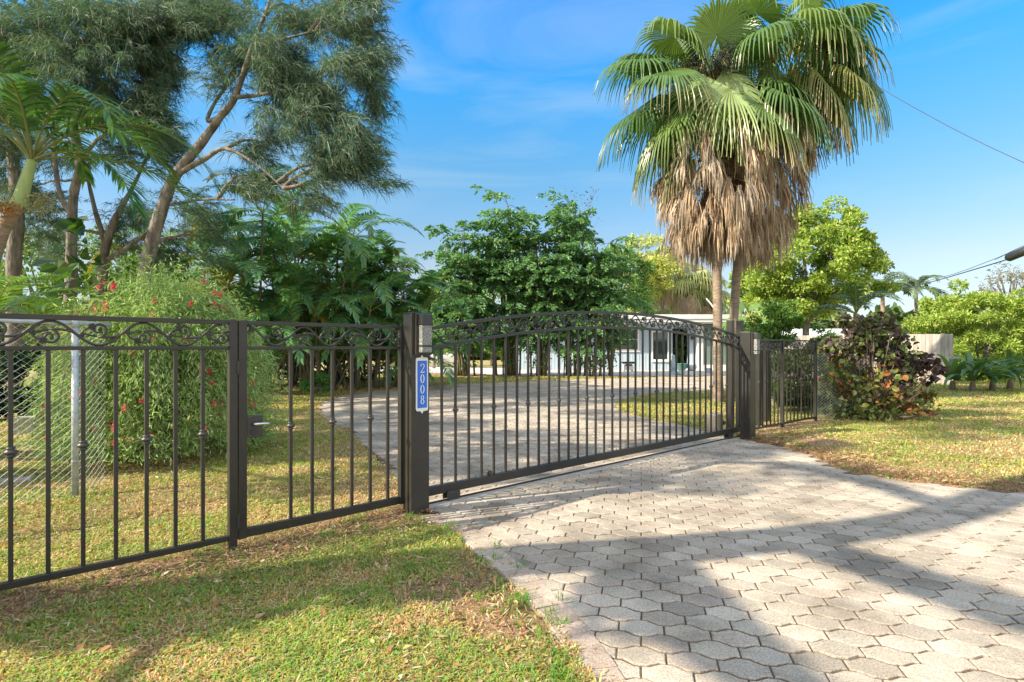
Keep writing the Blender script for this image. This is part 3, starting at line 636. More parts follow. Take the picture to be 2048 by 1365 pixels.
def limb(mb,p0,p1,r0,r1,rng,wob=.06,n=7,sides=7,col=None,sag=0):
    p0=np.array(p0,float); p1=np.array(p1,float); t=np.linspace(0,1,n)[:,None]; Ln=np.linalg.norm(p1-p0)
    p=p0+(p1-p0)*t; off=np.cumsum(rng.normal(0,1,(n,3)),0)*wob*Ln/n; off-=off[0]; off=off-(off[-1])*t; p=p+off; p[:,2]-=sag*(4*t[:,0]*(1-t[:,0]))
    mb.tube(p,np.linspace(r0,r1,n),sides,col); return p
def tree(name,label,cat,base,height,cr,ctr,pal,rng,nclump=60,per=120,leaf=.16,trunk_r=.15,asp=.5,group=None,clr=.75,trunkmat='bark',up=.3,shell=.55,droop=.2,mat='leaf',nl=9,kind=None,lump=.35,flat=.75,leafdir=None,trunktop=.55,squash=0):
    """crown = leaf clumps spread over and through an uneven ellipsoid; base x,y ; ctr = crown centre; cr = radii"""
    e=empty(name,(base[0],base[1],0)); tag(e,label,cat,group); per=int(per*1.35); leaf=leaf*.84
    base=np.array([base[0],base[1],0.]); C=np.array(ctr,float)-base; cr=np.array(cr,float)
    k=nclump; d=nrm(rng.normal(0,1,(k,3))); 
    ns=np.array([mnoise.noise(Vector(x)*1.6+Vector((base[0],base[1],3))) for x in d])
    rad=(shell+(1-shell)*rng.uniform(0,1,k)**.6)*(1+lump*ns*1.5); cc=C+d*cr*rad[:,None]
    cc[:,2]=np.maximum(cc[:,2],.25)
    tm=MB(); top=C+np.array([0,0,-cr[2]*.25]) if trunktop else C
    fork=base*0+np.array([C[0]*.35,C[1]*.35,max(.2,(C[2]-cr[2])*.9+.1)])
    limb(tm,(0,0,-.05),fork,trunk_r,trunk_r*.8,rng,.03,6,9)
    for i in rng.choice(k,min(nl,k),replace=False):
        tgt=cc[i]; mid=fork+(tgt-fork)*.5+np.array([0,0,.15*cr[2]]); limb(tm,fork,mid,trunk_r*.55,trunk_r*.3,rng,.1,6,6); limb(tm,mid,tgt,trunk_r*.3,trunk_r*.1,rng,.1,5,5)
    tm.build('trunk',M[trunkmat],e,smooth=True)
    mb=MB(); sz=clr*float(np.mean(cr))/math.sqrt(k)*2.3
    r=rng.normal(0,1,(k,per,3)); r=nrm(r)*(rng.uniform(.25,1,(k,per,1))**.5); r[...,2]*=flat
    ksz=rng.uniform(.7,1.25,(k,1,1))*sz
    pts=cc[:,None,:]+r*ksz
    m=pts[...,2]>.05
    dirs=nrm(r+np.array([0,0,.15]))
    shd=rng.uniform(.8,1.15,k)
    leaves(mb,pts[m],leaf,pal,rng,asp=asp,up=up,droop=droop,dirs=dirs[m]*.9,jit=.75)
    mb.build('crown',M[mat],e); return e
def pinnate(mb,base,az,L_,pitch0,pitch1,nl,ll,lw,pal,rng,droop=.5,vang=55,rcol=(.25,.28,.1),rr=.012,twist=0,start=.18,curve_az=0,tipshort=.35,lift=.25,seg=18):
    """feather frond: arching rachis with two rows of leaflets"""
    base=np.array(base,float); t=np.linspace(0,1,seg); pit=np.radians(pitch0+(pitch1-pitch0)*t**1.2); a=az+curve_az*t
    stp=L_/(seg-1); d=np.stack([np.cos(a)*np.cos(pit),np.sin(a)*np.cos(pit),np.sin(pit)],-1); p=base+np.concatenate([[np.zeros(3)],np.cumsum((d[:-1]+d[1:])/2*stp,0)])
    mb.tube(p,np.linspace(rr,rr*.25,seg),5,rcol)
    tt=np.linspace(start,1,nl); tt=np.repeat(tt,2)+rng.normal(0,.004,nl*2); sgn=np.tile([1,-1],nl)
    pp=np.stack([np.interp(tt,t,p[:,i]) for i in range(3)],-1); dd=nrm(np.stack([np.interp(tt,t,d[:,i]) for i in range(3)],-1))
    side=nrm(np.cross(dd,np.array([0,0,1.]))); upv=np.cross(side,dd)
    if twist:
        ca,sa=math.cos(twist),math.sin(twist); side,upv=side*ca+upv*sa,upv*ca-side*sa
    n=len(tt); prof=np.sin(np.clip((tt-start)/(1-start),0,1)**.8*math.pi*.86+.32); ln=ll*np.clip(prof,tipshort,1)*rng.uniform(.85,1.1,n)
    va=np.radians(vang)*np.where(tt>.85,.6,1); ld=nrm(dd*np.cos(va)[:,None]+side*(sgn*np.sin(va))[:,None]+upv*lift+rng.normal(0,.06,(n,3)))
    wd=nrm(np.cross(ld,upv)); 
    s=[0,.4,.75,1]; wf=[.5,1,.7,.05]; v=np.empty((n,8,3))
    for k in range(4):
        c=pp+ld*(ln*s[k])[:,None]; c[:,2]-=droop*ln*s[k]**2; ww=wd*lw*wf[k]/2
        v[:,2*k]=c+ww; v[:,2*k+1]=c-ww
    b=(np.arange(n)*8)[:,None]; pal=np.array(pal); col=pal[rng.integers(0,len(pal),n)]*rng.uniform(.75,1.2,(n,1))
    f=[b+np.array([2*k,2*k+1,2*k+3,2*k+2]) for k in range(3)]
    mb.add(v.reshape(-1,3),f,np.repeat(col,8,0)); return p
def fanleaf(mb,hub,az,pitch,pl,Rr,pal,rng,nseg=40,spread=145,droop=.9,tipd=1.0,sagp=.25,rcol=(.45,.42,.12),rr=.016,joined=.48,colvar=.15,roll=0,lwf=1.0,dry=None,fold=.06):
    """palmate frond: petiole, pleated joined blade, drooping split tips"""
    hub=np.array(hub,float); d=np.array([math.cos(az)*math.cos(pitch),math.sin(az)*math.cos(pitch),math.sin(pitch)])
    t=np.linspace(0,1,7)[:,None]; p=hub+d*pl*t; p[:,2]-=sagp*pl*t[:,0]**2; e=nrm(p[-1]-p[-2]); mb.tube(p,np.linspace(rr,rr*.5,7),5,rcol)
    o=p[-1]; up=np.array([0,0,1.]); s=np.cross(e,up); s=s/np.linalg.norm(s) if np.linalg.norm(s)>.1 else np.array([math.sin(az),-math.cos(az),0]); nm=np.cross(s,e)
    if roll: ca,sa=math.cos(roll),math.sin(roll); s,nm=s*ca+nm*sa,nm*ca-s*sa
    A=np.radians(np.linspace(-spread,spread,nseg)); da=np.radians(2*spread/(nseg-1))
    u=np.cos(A)[:,None]*e+np.sin(A)[:,None]*s; q=-np.sin(A)[:,None]*e+np.cos(A)[:,None]*s
    Ls=Rr*(1-.28*np.abs(A/np.pi)**1.5)*rng.uniform(.9,1.05,nseg)
    ks=np.array([0.02,.22,joined,.66,.84,1.0]); V=np.empty((nseg,6,3,3))
    swing=rng.normal(0,.10,nseg)
    for k,r in enumerate(ks):
        if r<=joined: hw=r*Rr*math.tan(da/2)*1.02
        else: hw=joined*Rr*math.tan(da/2)*(1-((r-joined)/(1-joined)))*.95*lwf+.0015
        c=o+u*(Ls*r)[:,None]; dr=droop*.25*r**2*Ls; 
        if r>joined: ex=(r-joined)/(1-joined); dr=dr+tipd*Ls*.5*ex**1.6; c=c-u*(Ls*.22*tipd*ex**2)[:,None]+q*(swing*ex*Ls*.3)[:,None]
        c=c-nm*0; c[:,2]-=dr; c+=nm*(-fold*Rr*(np.abs(np.sin(A))**2)*r)[:,None]*2.2
        pl_=Rr*.012*(r/joined if r<joined else 1)
        V[:,k,0]=c-q*hw; V[:,k,1]=c+nm*pl_; V[:,k,2]=c+q*hw
    n=nseg; b=(np.arange(n)*18)[:,None]; f=[]
    for k in range(5):
        for j in range(2): f.append(b+np.array([3*k+j,3*k+j+1,3*k+3+j+1,3*k+3+j]))
    pal=np.array(pal); base=pal[rng.integers(0,len(pal))]; col=base*rng.uniform(1-colvar,1+colvar,(n,1)); C=np.repeat(col,18,0).reshape(n,6,3,3)
    if dry is not None: C[:,5]=np.array(dry); C[:,4]=C[:,4]*.5+np.array(dry)*.5
    mb.add(V.reshape(-1,3),f,C.reshape(-1,3)); return o

# ------------------------------------------------------------------ twin fan palms
rng=np.random.default_rng(21)
PG=[(.075,.15,.045),(.10,.19,.055),(.16,.25,.07),(.06,.12,.05),(.30,.40,.16),(.52,.38,.22),(.26,.28,.09)]
DRY=[(.48,.37,.26),(.55,.45,.34),(.38,.29,.20),(.62,.53,.42),(.45,.39,.32)]
def fanpalm(label,px,D,pyhub,pxhub,r,leafspec,nskirt,skr,skz0,skz1,fruit,group):
    X=(px-CX)/F*D; e=empty('fan_palm',(X,D,0)); tag(e,label,'palm tree',group)
    hub=P(pxhub,pyhub,D)-np.array([X,D,0]); 
    mb=MB(); z=np.linspace(-.05,1,44); 
    p=np.stack([hub[0]*np.clip(z,0,1)**2.2,np.zeros(44),z*hub[2]],-1); rad=r*(1+.35*np.exp(-np.clip(z,0,1)*14))*(1+.03*np.sin(np.arange(44)*2.1)); mb.tube(p,rad,16); mb.build('trunk',M['palmbark'],e,smooth=True)
    # leaf bases boot
    mb=MB(); 
    for k in range(46):
        a=rng.uniform(0,6.28); zz=hub[2]-.1-rng.uniform(0,1.0); c=np.array([np.interp(zz/hub[2],z,p[:,0]),0,zz]); d_=np.array([math.cos(a),math.sin(a),.9]); mb.tube([c+d_*r*.4,c+d_*r*1.3,c+d_*r*2.2+np.array([0,0,.1])],[.05,.035,.02],5,(.32,.16,.07) if k%2 else (.42,.24,.12))
    mb.build('leaf_bases',M['dry'],e)
    for (az,pi,plen,Rr,dr,td,roll,ci) in leafspec:
        mb=MB(); fanleaf(mb,hub+np.array([math.cos(R(az))*r,math.sin(R(az))*r,rng.uniform(-.15,.25)]),R(az),R(pi),plen,Rr,[PG[ci]],rng,nseg=52,droop=dr,tipd=td,roll=roll,spread=150,dry=(.36,.30,.14) if rng.uniform()<.35 else None)
        mb.build('frond',M['frond'],e)
    # skirt of dead fronds
    sk=MB(); hx=hub[0]
    for k in range(nskirt):
        a=rng.uniform(0,6.28); t=rng.uniform(0,1)**.8; zz=skz0+(skz1-skz0)*t; out=skr*(.55+.45*math.sin(math.pi*min(1,t*.75+.2)))*rng.uniform(.55,1.0)
        q=np.array([np.interp(zz/hub[2],z,p[:,0]),0,zz]); tgt=q+np.array([math.cos(a)*out,math.sin(a)*out,-rng.uniform(.15,.45)])
        pts=curve([q,q+(tgt-q)*.5+np.array([0,0,.10]),tgt],4); sk.tube(pts,np.linspace(.014,.008,len(pts)),4,(.42,.28,.17))
        # hanging blade of narrow dry segments
        ns=34; L0=rng.uniform(.65,1.25); da=rng.normal(0,.5,ns); 
        sa=a+da; wv=rng.uniform(.015,.045,ns); ln=L0*rng.uniform(.55,1.1,ns); sp=rng.uniform(.02,.32,ns)
        c0=tgt+rng.normal(0,.035,(ns,3)); outd=np.stack([np.cos(sa),np.sin(sa),0*sa],-1); tan_=np.stack([-np.sin(sa),np.cos(sa),0*sa],-1); tw=rng.normal(0,.7,ns); wdir=tan_*np.cos(tw)[:,None]+outd*np.sin(tw)[:,None]
        V=np.empty((ns,8,3)); 
        for kk,(s_,wf) in enumerate(((0,.4),(.3,1),(.7,.75),(1,.1))):
            c=c0+outd*(sp*np.sin(s_*1.9))[:,None]+tan_*(rng.normal(0,.02,ns)*s_)[:,None]; c[:,2]-=ln*s_; V[:,2*kk]=c+wdir*(wv*wf/2)[:,None]; V[:,2*kk+1]=c-wdir*(wv*wf/2)[:,None]
        b=(np.arange(ns)*8)[:,None]; pal=np.array(DRY); col=pal[rng.integers(0,5)]*rng.uniform(.6,1.3,(ns,1))
        sk.add(V.reshape(-1,3),[b+np.array([2*m,2*m+1,2*m+3,2*m+2]) for m in range(3)],np.repeat(col,8,0))
    sk.build('dead_frond_skirt',M['dry'],e)
    # fruit bunches
    for (a,ln,dz) in fruit:
        mb=MB(); d_=np.array([math.cos(R(a)),math.sin(R(a)),0]); s0=hub+d_*r; pts=curve([s0,s0+d_*ln*.5+np.array([0,0,.25]),s0+d_*ln+np.array([0,0,dz])],5); mb.tube(pts,np.linspace(.02,.008,len(pts)),5,(.5,.38,.14))
        ns=800; t=rng.uniform(.3,1,ns); c=np.stack([np.interp(t,np.linspace(0,1,len(pts)),pts[:,i]) for i in range(3)],-1)+rng.normal(0,1,(ns,3))*np.array([.14,.14,.14])+np.array([0,0,-.05])
        oc=np.array([(1,0,0),(-1,0,0),(0,1,0),(0,-1,0),(0,0,1),(0,0,-1)],float)*.0165; fo=np.array([[0,2,4],[2,1,4],[1,3,4],[3,0,4],[2,0,5],[1,2,5],[3,1,5],[0,3,5]])
        v=(c[:,None,:]+oc[None]).reshape(-1,3); b=(np.arange(ns)*6)[:,None,None]; colr=np.where(rng.uniform(0,1,(ns,1))<.72,np.array([[.05,.075,.075]]),np.array([[.22,.20,.05]])); mb.add(v,(b+fo[None]).reshape(-1,3),np.repeat(colr,6,0)); mb.build('fruit_cluster',M['petal'],e)
    return e
spec1=[ # az (0 = right, 90 = away, 270 = to camera), pitch, petiole, blade, droop, tips, roll, colour
 (178,-12,1.35,1.10,.7,1.1,.2,0),(188,20,1.45,1.05,.6,1.0,.2,1),(200,-38,1.15,1.10,.8,1.0,0,2),(165,38,1.3,1.1,.6,1.0,.1,0),
 (215,2,1.2,1.1,.8,1.1,.3,1),(240,-20,.95,1.15,.6,.8,0,2),(262,-42,.55,1.25,.5,.7,0,4),(285,-32,.75,1.20,.6,.8,0,4),(305,-52,.9,1.2,.6,.8,.0,4),
 (325,-30,1.1,1.15,.8,1.0,-.2,2),(345,-8,1.3,1.1,.9,1.2,-.2,1),(10,10,1.3,1.15,.9,1.1,-.2,1),(30,-18,1.3,1.1,.8,1.1,0,0),(60,5,1.2,1.1,.7,1.0,0,0),
 (95,15,1.2,1.1,.7,1.0,0,1),(130,-5,1.3,1.1,.8,1.0,0,0),(150,-40,1.2,1.1,.7,1,0,2),(220,-58,.95,1.15,.6,.8,0,2),(250,-66,.8,1.15,.5,.7,0,2),(185,-60,1.1,1.05,.6,.9,0,0),
 (200,48,1.1,1.05,.6,1.0,.1,2),(250,52,1.0,1.1,.5,.9,0,2),(300,45,1.1,1.1,.7,1.1,0,2),(345,42,1.2,1.15,.8,1.2,0,1),(40,50,1.1,1.1,.6,1.,0,0),(120,52,1.1,1.1,.6,1,0,1),(330,-62,.9,1.1,.5,.8,0,2),(275,72,.8,1.0,.3,.6,0,2),(170,70,.9,1.,.3,.6,0,4),(20,72,.9,1.,.3,.6,0,1)]
spec1=[(a,b,c*(1.12+.25*abs(math.cos(R(a)))),d*1.5,r_[0]*.55,r_[1]*.85,*r_[2:]) for a,b,c,d,*r_ in spec1 if (a,b) not in ((250,52),(300,45),(240,-20))]
fanpalm('nearer fan palm with green fruit bunches and a thick brown skirt of dead fronds',1436,15.3,150,1420,.120,spec1,185,1.5,8.1,5.0,[(200,.8,-.15),(235,.75,-.2),(285,.6,-.1),(340,.6,.25),(180,.5,.3),(310,.5,.5)],'twin fan palms')
spec2=[(0,18,1.3,1.25,.9,1.2,-.2,0),(10,-2,1.55,1.35,.9,1.2,-.3,1),(345,28,1.3,1.25,.8,1.1,0,1),(350,0,1.0,1.2,1,1.3,0,0),(325,8,.9,1.2,1.0,1.3,0,2),(300,20,.8,1.15,.9,1.3,.2,2),(20,40,1.3,1.2,.6,1,0,1),(350,-38,1.1,1.15,.8,1.1,0,0),(330,-50,1.0,1.15,.7,1,0,0),(25,-35,1.2,1.15,.7,1,0,0),
 (180,45,1.2,1.1,.7,1,0,1),(220,50,1.2,1.1,.7,1,0,2),(90,30,1.2,1.1,.7,1,0,1),(60,-10,1.3,1.1,.7,1,0,0),(130,10,1.3,1.1,.7,1,0,0),(270,55,1,1.1,.6,1,0,2),(15,-60,1.1,1.1,.5,.8,0,0),(318,-46,1.35,1.05,.9,1.2,.2,6),(333,-30,1.5,1.0,1.0,1.2,.1,6),(300,-66,1.1,1.0,.8,1.1,0,5),(340,-68,1.0,1.1,.5,.8,0,0),(280,-60,.8,1.1,.5,.8,0,2),(320,60,1,1.1,.6,1.1,0,2)]
spec2=[(a,b,c*(1.15+.3*max(0,math.cos(R(a)))),d*1.5,r_[0]*.55,r_[1]*.85,*r_[2:]) for a,b,c,d,*r_ in spec2 if (a,b) not in ((270,55),)]
fanpalm('farther fan palm, its trunk right of its twin, with wide fronds reaching right',1465,16.6,95,1545,.125,spec2,150,1.5,8.6,4.9,[(250,.6,.1),(210,.6,.3)],'twin fan palms')

# ------------------------------------------------------------------ casuarina pines
CPAL=[(.075,.155,.115),(.095,.19,.125),(.06,.135,.115),(.12,.20,.12),(.20,.23,.14)]
def needles(mb,c,dr,n_per,ln,wd,rng,pal,spread=.5,grav=.7):
    """fine drooping needle strands: bent triangle strips from points c along dr"""
    k=len(c); c=np.repeat(c,n_per,0)+rng.normal(0,.02,(k*n_per,3)); d=nrm(np.repeat(dr,n_per,0)+rng.normal(0,spread,(k*n_per,3))); n=len(c)
    l=ln*rng.uniform(.55,1.25,(n,1)); g=np.zeros((n,3)); g[:,2]=-grav
    p1=c+d*l*.5+g*l*.12; p2=c+d*l*.85+g*l*.5; vd=nrm(p2-c); cam=nrm(np.cross(vd,rng.normal(0,1,(n,3)))); w=cam*wd*rng.uniform(.7,1.2,(n,1))
    v=np.stack([c-w*.5,c+w*.5,p1+w*.45,p1-w*.45,p2],1); b=(np.arange(n)*5)[:,None]
    pal=np.array(pal); col=pal[rng.integers(0,len(pal),n)]*rng.uniform(.7,1.25,(n,1)); mb.add(v.reshape(-1,3),[b+np.array([0,1,2,3]),b+np.array([3,2,4])],np.repeat(col,5,0))
def casuarina(label,trunks,blobs,seed,D0,nlf=1.0):
    rng=np.random.default_rng(seed); b0=P(*trunks[0][0][:3]); e=empty('casuarina_pine',(b0[0],b0[1],0)); o=np.array([b0[0],b0[1],0]); tag(e,label,'tree','casuarina pines')
    tm=MB(); allp=[]
    for tr_ in trunks:
        pts=np.array([P(px,py,D)-o for px,py,D,r in tr_]); rs=[r*.60 for *_,r in tr_]
        if tr_ is trunks[0]: pts=np.concatenate([[np.array([pts[0][0]*1.0,pts[0][1],-.05])],pts]) if pts[0][2]>.3 else pts; rs=[rs[0]*1.12]+rs if len(pts)>len(rs) else rs
        c=curve(pts,6); rr=np.interp(np.linspace(0,1,len(c)),np.linspace(0,1,len(rs)),rs); tm.tube(c,rr*(1+.04*np.sin(np.arange(len(c))*1.7)),10); allp.append(c)
    allp=np.concatenate(allp); nb=MB(); tw=nb
    for (px,py,rx,ry,cnt,dz) in blobs:
        n=int(cnt*nlf*1.02); th=rng.uniform(0,6.28,n); q=np.sqrt(rng.uniform(0,1,n)); X=px+rx*q*np.cos(th); Y=py+ry*q*np.sin(th); DD=D0+dz+rng.normal(0,rx/F*D0*.55,n)
        c=np.stack([(X-CX)/F*DD,DD,CAM_H+(HY-Y)/F*DD],-1)-o
        if n>20: sc=c[rng.integers(0,n,max(3,n//13))]; c=sc[rng.integers(0,len(sc),n)]*.62+c*.38+rng.normal(0,.07,c.shape)
        ctr=P(px,py,D0+dz)-o; k=np.argmin(((allp-ctr)**2).sum(1)); root=allp[max(0,k-2)]
        # limb to the blob and twigs to some sprays
        midp=ctr+np.array([0,0,.1]); lp=limb(tm,root,midp,.055,.018,rng,.12,8,6,sag=-.12)
        for i in range(0,n,9):
            st=lp[rng.integers(3,8)]; limb(tw,st,c[i],.008,.003,rng,.12,5,4,sag=-.08,col=(.22,.18,.14))
        outd=nrm(c-root+rng.normal(0,.35,c.shape)); outd[:,2]=outd[:,2]*.5+.05
        # each spray: thin twig with needles along it
        for s_,L1 in ((0,.0),(1,.18),(2,.38),(3,.58)):
            cc=c+outd*L1; cc[:,2]-=.22*L1**2
            needles(nb,cc,outd,9,.32,.0125,rng,CPAL,.55,.9)
        V=np.stack([c,c+outd*.35-np.array([0,0,.03]),c+outd*.62-np.array([0,0,.09])],1)
        for i in range(n):
            if i%4==0: tw.tube(V[i],[.006,.004,.002],3,(.2,.16,.12))
    tm.build('trunk',M['bark'],e,smooth=True); nb.build('crown',M['needle'],e); return e
# leaning tree that fills the upper middle
casuarina('leaning casuarina pine whose pale trunk slants up behind the red-flowering shrub',
 [[(285,600,13.5,.27),(300,500,13.5,.25),(330,400,13.5,.22),(352,350,13.5,.20),(400,290,13.5,.17),(440,235,13.4,.14),(470,195,13.3,.12),(505,90,13.2,.08),(540,0,13.2,.06),(560,-120,13.2,.03)],
  [(352,350,13.5,.12),(410,318,13.4,.10),(452,298,13.2,.07),(520,335,13,.045),(590,400,12.8,.02)],
  [(470,195,13.3,.09),(520,190,13.2,.07),(600,170,13,.05),(680,120,12.9,.03),(750,70,12.8,.015)],
  [(440,235,13.4,.09),(415,240,13.6,.08),(440,190,13.8,.06),(500,120,14,.05),(560,20,14,.03)],
  [(505,90,13.2,.05),(580,75,13,.04),(660,60,12.9,.03),(740,90,12.8,.015)],
  [(340,410,13.5,.07),(400,400,13.4,.05),(470,400,13.3,.03)]],
 [(540,120,70,60,150,0),(590,210,100,55,230,0),(680,140,75,60,150,-.3),(660,45,100,45,130,0),(675,270,80,55,170,-.3),(635,335,62,45,120,-.2),(515,290,60,40,60,.3),(470,150,50,60,60,.4),
  (700,310,50,35,60,-.4),(735,365,35,14,16,-.4),(745,70,30,60,35,-.4),(755,190,25,60,35,-.4),(560,20,80,40,80,.4),(420,40,110,75,330,1),(460,110,50,45,60,1),(480,360,70,50,70,.5),(400,480,70,80,60,1.5),(610,390,60,30,30,0),(690,0,80,25,60,0),(340,400,50,30,20,.5),(560,160,50,60,80,.2)],31,13.2,1.0)
casuarina('upright casuarina pine with twin stems left of the leaning one',
 [[(140,640,14.5,.24),(142,540,14.5,.22),(146,400,14.5,.19),(158,320,14.4,.16),(120,180,14.3,.12),(90,100,14.2,.10),(75,-20,14,.06)],[(150,440,14.5,.12),(118,380,14.6,.10),(112,260,14.8,.08),(160,140,14.6,.05),(230,60,14.4,.03)],[(120,180,14.3,.09),(105,95,14.2,.07),(60,30,14,.04)]],
 [(190,140,110,110,380,0),(80,60,90,75,260,0),(258,80,70,70,240,-.5),(280,230,55,75,210,-.5),(200,40,110,45,200,0),(160,230,110,50,150,.4),(60,180,70,60,120,.5),(300,130,60,70,180,-.3),(330,40,80,50,220,-.2),(220,320,60,40,40,.5)],32,14.3)
casuarina('dark casuarina pine forking low between the twin-stemmed and the leaning ones',
 [[(200,620,16,.26),(205,560,16,.24),(212,490,16,.20),(235,430,16,.13),(268,370,16,.08),(300,300,16,.05)],[(212,490,16,.14),(190,420,16,.10),(170,330,16,.06),(150,230,16,.03)],[(215,520,16,.12),(262,490,15.8,.09),(305,455,15.6,.06)]],
 [(262,400,60,40,60,0),(328,500,40,50,60,0),(240,480,50,35,50,.3),(120,480,60,60,60,.5),(330,290,50,60,120,0),(100,300,90,60,90,.8),(60,380,60,60,70,1)],33,16)
casuarina('casuarina pine with thick grey trunk at the left edge behind the palm',
 [[(28,640,15,.30),(28,520,15,.29),(34,420,15,.27),(20,260,15,.2),(0,100,15,.12)]],[(20,260,60,100,160,0),(10,100,70,90,190,0),(60,420,60,70,90,0),(-60,60,90,120,160,0)],34,15)

# ------------------------------------------------------------------ near palm at the left edge
rng=np.random.default_rng(41)
hub=P(64,322,6.2); e=empty('christmas_palm',(P(-10,500,6.2)[0],6.2,0)); tag(e,'near palm with pale green crownshaft and arching fronds at the left edge','palm tree'); o=np.array([P(-10,500,6.2)[0],6.2,0])
tp=np.array([(o[0]-.1,6.2,-.05),P(-30,620,6.2),P(-2,480,6.2),P(38,408,6.2)])-o
mb=MB(); c=curve(tp,8); mb.tube(c,np.linspace(.085,.062,len(c)),14); mb.build('trunk',M['palmbark'],e,smooth=True)
mb=MB(); c=curve(np.array([P(37,412,6.2),P(42,395,6.2),P(54,355,6.2),P(64,320,6.2)])-o,6); mb.tube(c,np.interp(np.linspace(0,1,len(c)),[0,.12,.35,1],[.062,.078,.07,.045]),14); mb.build('crownshaft',M['greenshaft'],e,smooth=True)
FP=[(.055,.15,.035),(.08,.20,.045),(.045,.12,.05),(.13,.27,.05)]
for az,L_,p0,p1,tw in ((8,2.35,48,-72,.2),(335,2.0,66,-75,.1),(20,1.7,70,-60,.3),(300,1.8,60,-55,0),(250,1.9,62,-40,0),(205,2.0,55,-45,0),(160,2.0,50,-45,0),(110,1.9,60,-50,0),(60,1.9,65,-60,0),(30,2.0,22,-62,.3),(280,1.7,85,-20,0),(180,2.0,78,-10,0),(350,1.6,20,-75,0)):
    mb=MB(); pinnate(mb,hub-o,R(az),L_,p0,p1,46,.42,.030,FP,rng,droop=.45,vang=50,rr=.016,lift=.35,tipshort=.45); mb.build('frond',M['frond'],e)
for (px,py,col,nn) in ((85,398,(.42,.42,.22),260),(8,408,(.55,.25,.03),220)):
    mb=MB(); a=P(40,402,6.2)-o; b=P(px,py,6.1)-o; c=curve([a,(a+b)/2+np.array([0,0,.05]),b],4); mb.tube(c,np.linspace(.012,.006,len(c)),5,(.45,.42,.2))
    c=b+rng.normal(0,1,(nn,3))*np.array([.075,.06,.055])+np.array([0,0,-.05]); oc=np.array([(1,0,0),(-1,0,0),(0,1,0),(0,-1,0),(0,0,1),(0,0,-1)],float)*.011; fo=np.array([[0,2,4],[2,1,4],[1,3,4],[3,0,4],[2,0,5],[1,2,5],[3,1,5],[0,3,5]]); bb=(np.arange(nn)*6)[:,None,None]
    mb.add((c[:,None,:]+oc[None]).reshape(-1,3),(bb+fo[None]).reshape(-1,3),np.repeat(np.array(col)*rng.uniform(.7,1.3,(nn,1)),6,0))
    for k in range(20): q=c[rng.integers(0,nn)]; mb.tube([b,(b+q)/2+np.array([0,0,.01]),q],.003,3,(.4,.4,.2))
    mb.build('fruit_cluster',M['petal'],e)
# low ferny palm, bottom left
BG=[(.17,.36,.06),(.22,.42,.07),(.14,.30,.07),(.3,.46,.08)]
for (px,py,D,n,lab,L_) in ((-20,620,7.5,11,'low feathery palm with bright fronds at the left edge behind the chain link fence',1.7),(95,640,9.5,9,'small feathery palm between the chain link fence and the casuarina trunks',1.3)):
    c=P(px,py,D); e=empty('young_palm',(c[0],c[1],0)); tag(e,lab,'palm','young feathery palms'); mb=MB(); mb.tube([(0,0,-.03),(0,0,max(.3,c[2]-.2))],.05,8); mb.build('stem',M['stem'],e)
    for k in range(n): mb=MB(); pinnate(mb,(0,0,max(.3,c[2]-.2)),R(360/n*k+rng.uniform(-15,15)),L_*rng.uniform(.8,1.1),rng.uniform(35,75),rng.uniform(-40,0),34,.34,.022,BG,rng,droop=.3,vang=48,rr=.010); mb.build('frond',M['frond'],e)
# climbing vine with big leaves on the twin-stemmed trunk
e=empty('climbing_vine',(P(140,560,13.6)[0],13.6,0)); tag(e,'big-leaved vine climbing the twin-stemmed casuarina trunk','vine'); o=np.array([P(140,560,13.6)[0],13.6,0]); mb=MB()
c=np.array([P(px,py,13.7) for px,py in ((125,450),(160,450),(150,478),(178,500),(130,510),(165,530),(110,520),(140,560),(180,560),(120,590),(160,600),(190,610),(70,590),(95,575),(200,630),(205,645),(215,650))])-o
c=np.repeat(c,3,0)+rng.normal(0,.12,(len(c)*3,3)); leaves(mb,c,.50,[(.05,.12,.03),(.07,.16,.03),(.14,.22,.03),(.03,.08,.04)],rng,asp=.62,up=.5,droop=.8); mb.build('foliage',M['frond'],e)
mb=MB(); mb.tube(curve([(0.05,-.0,-.02),(-.15,0,.8),(.1,.1,1.9),(-.05,.1,3.2)],6),.03,6); mb.build('stem',M['stem'],e)

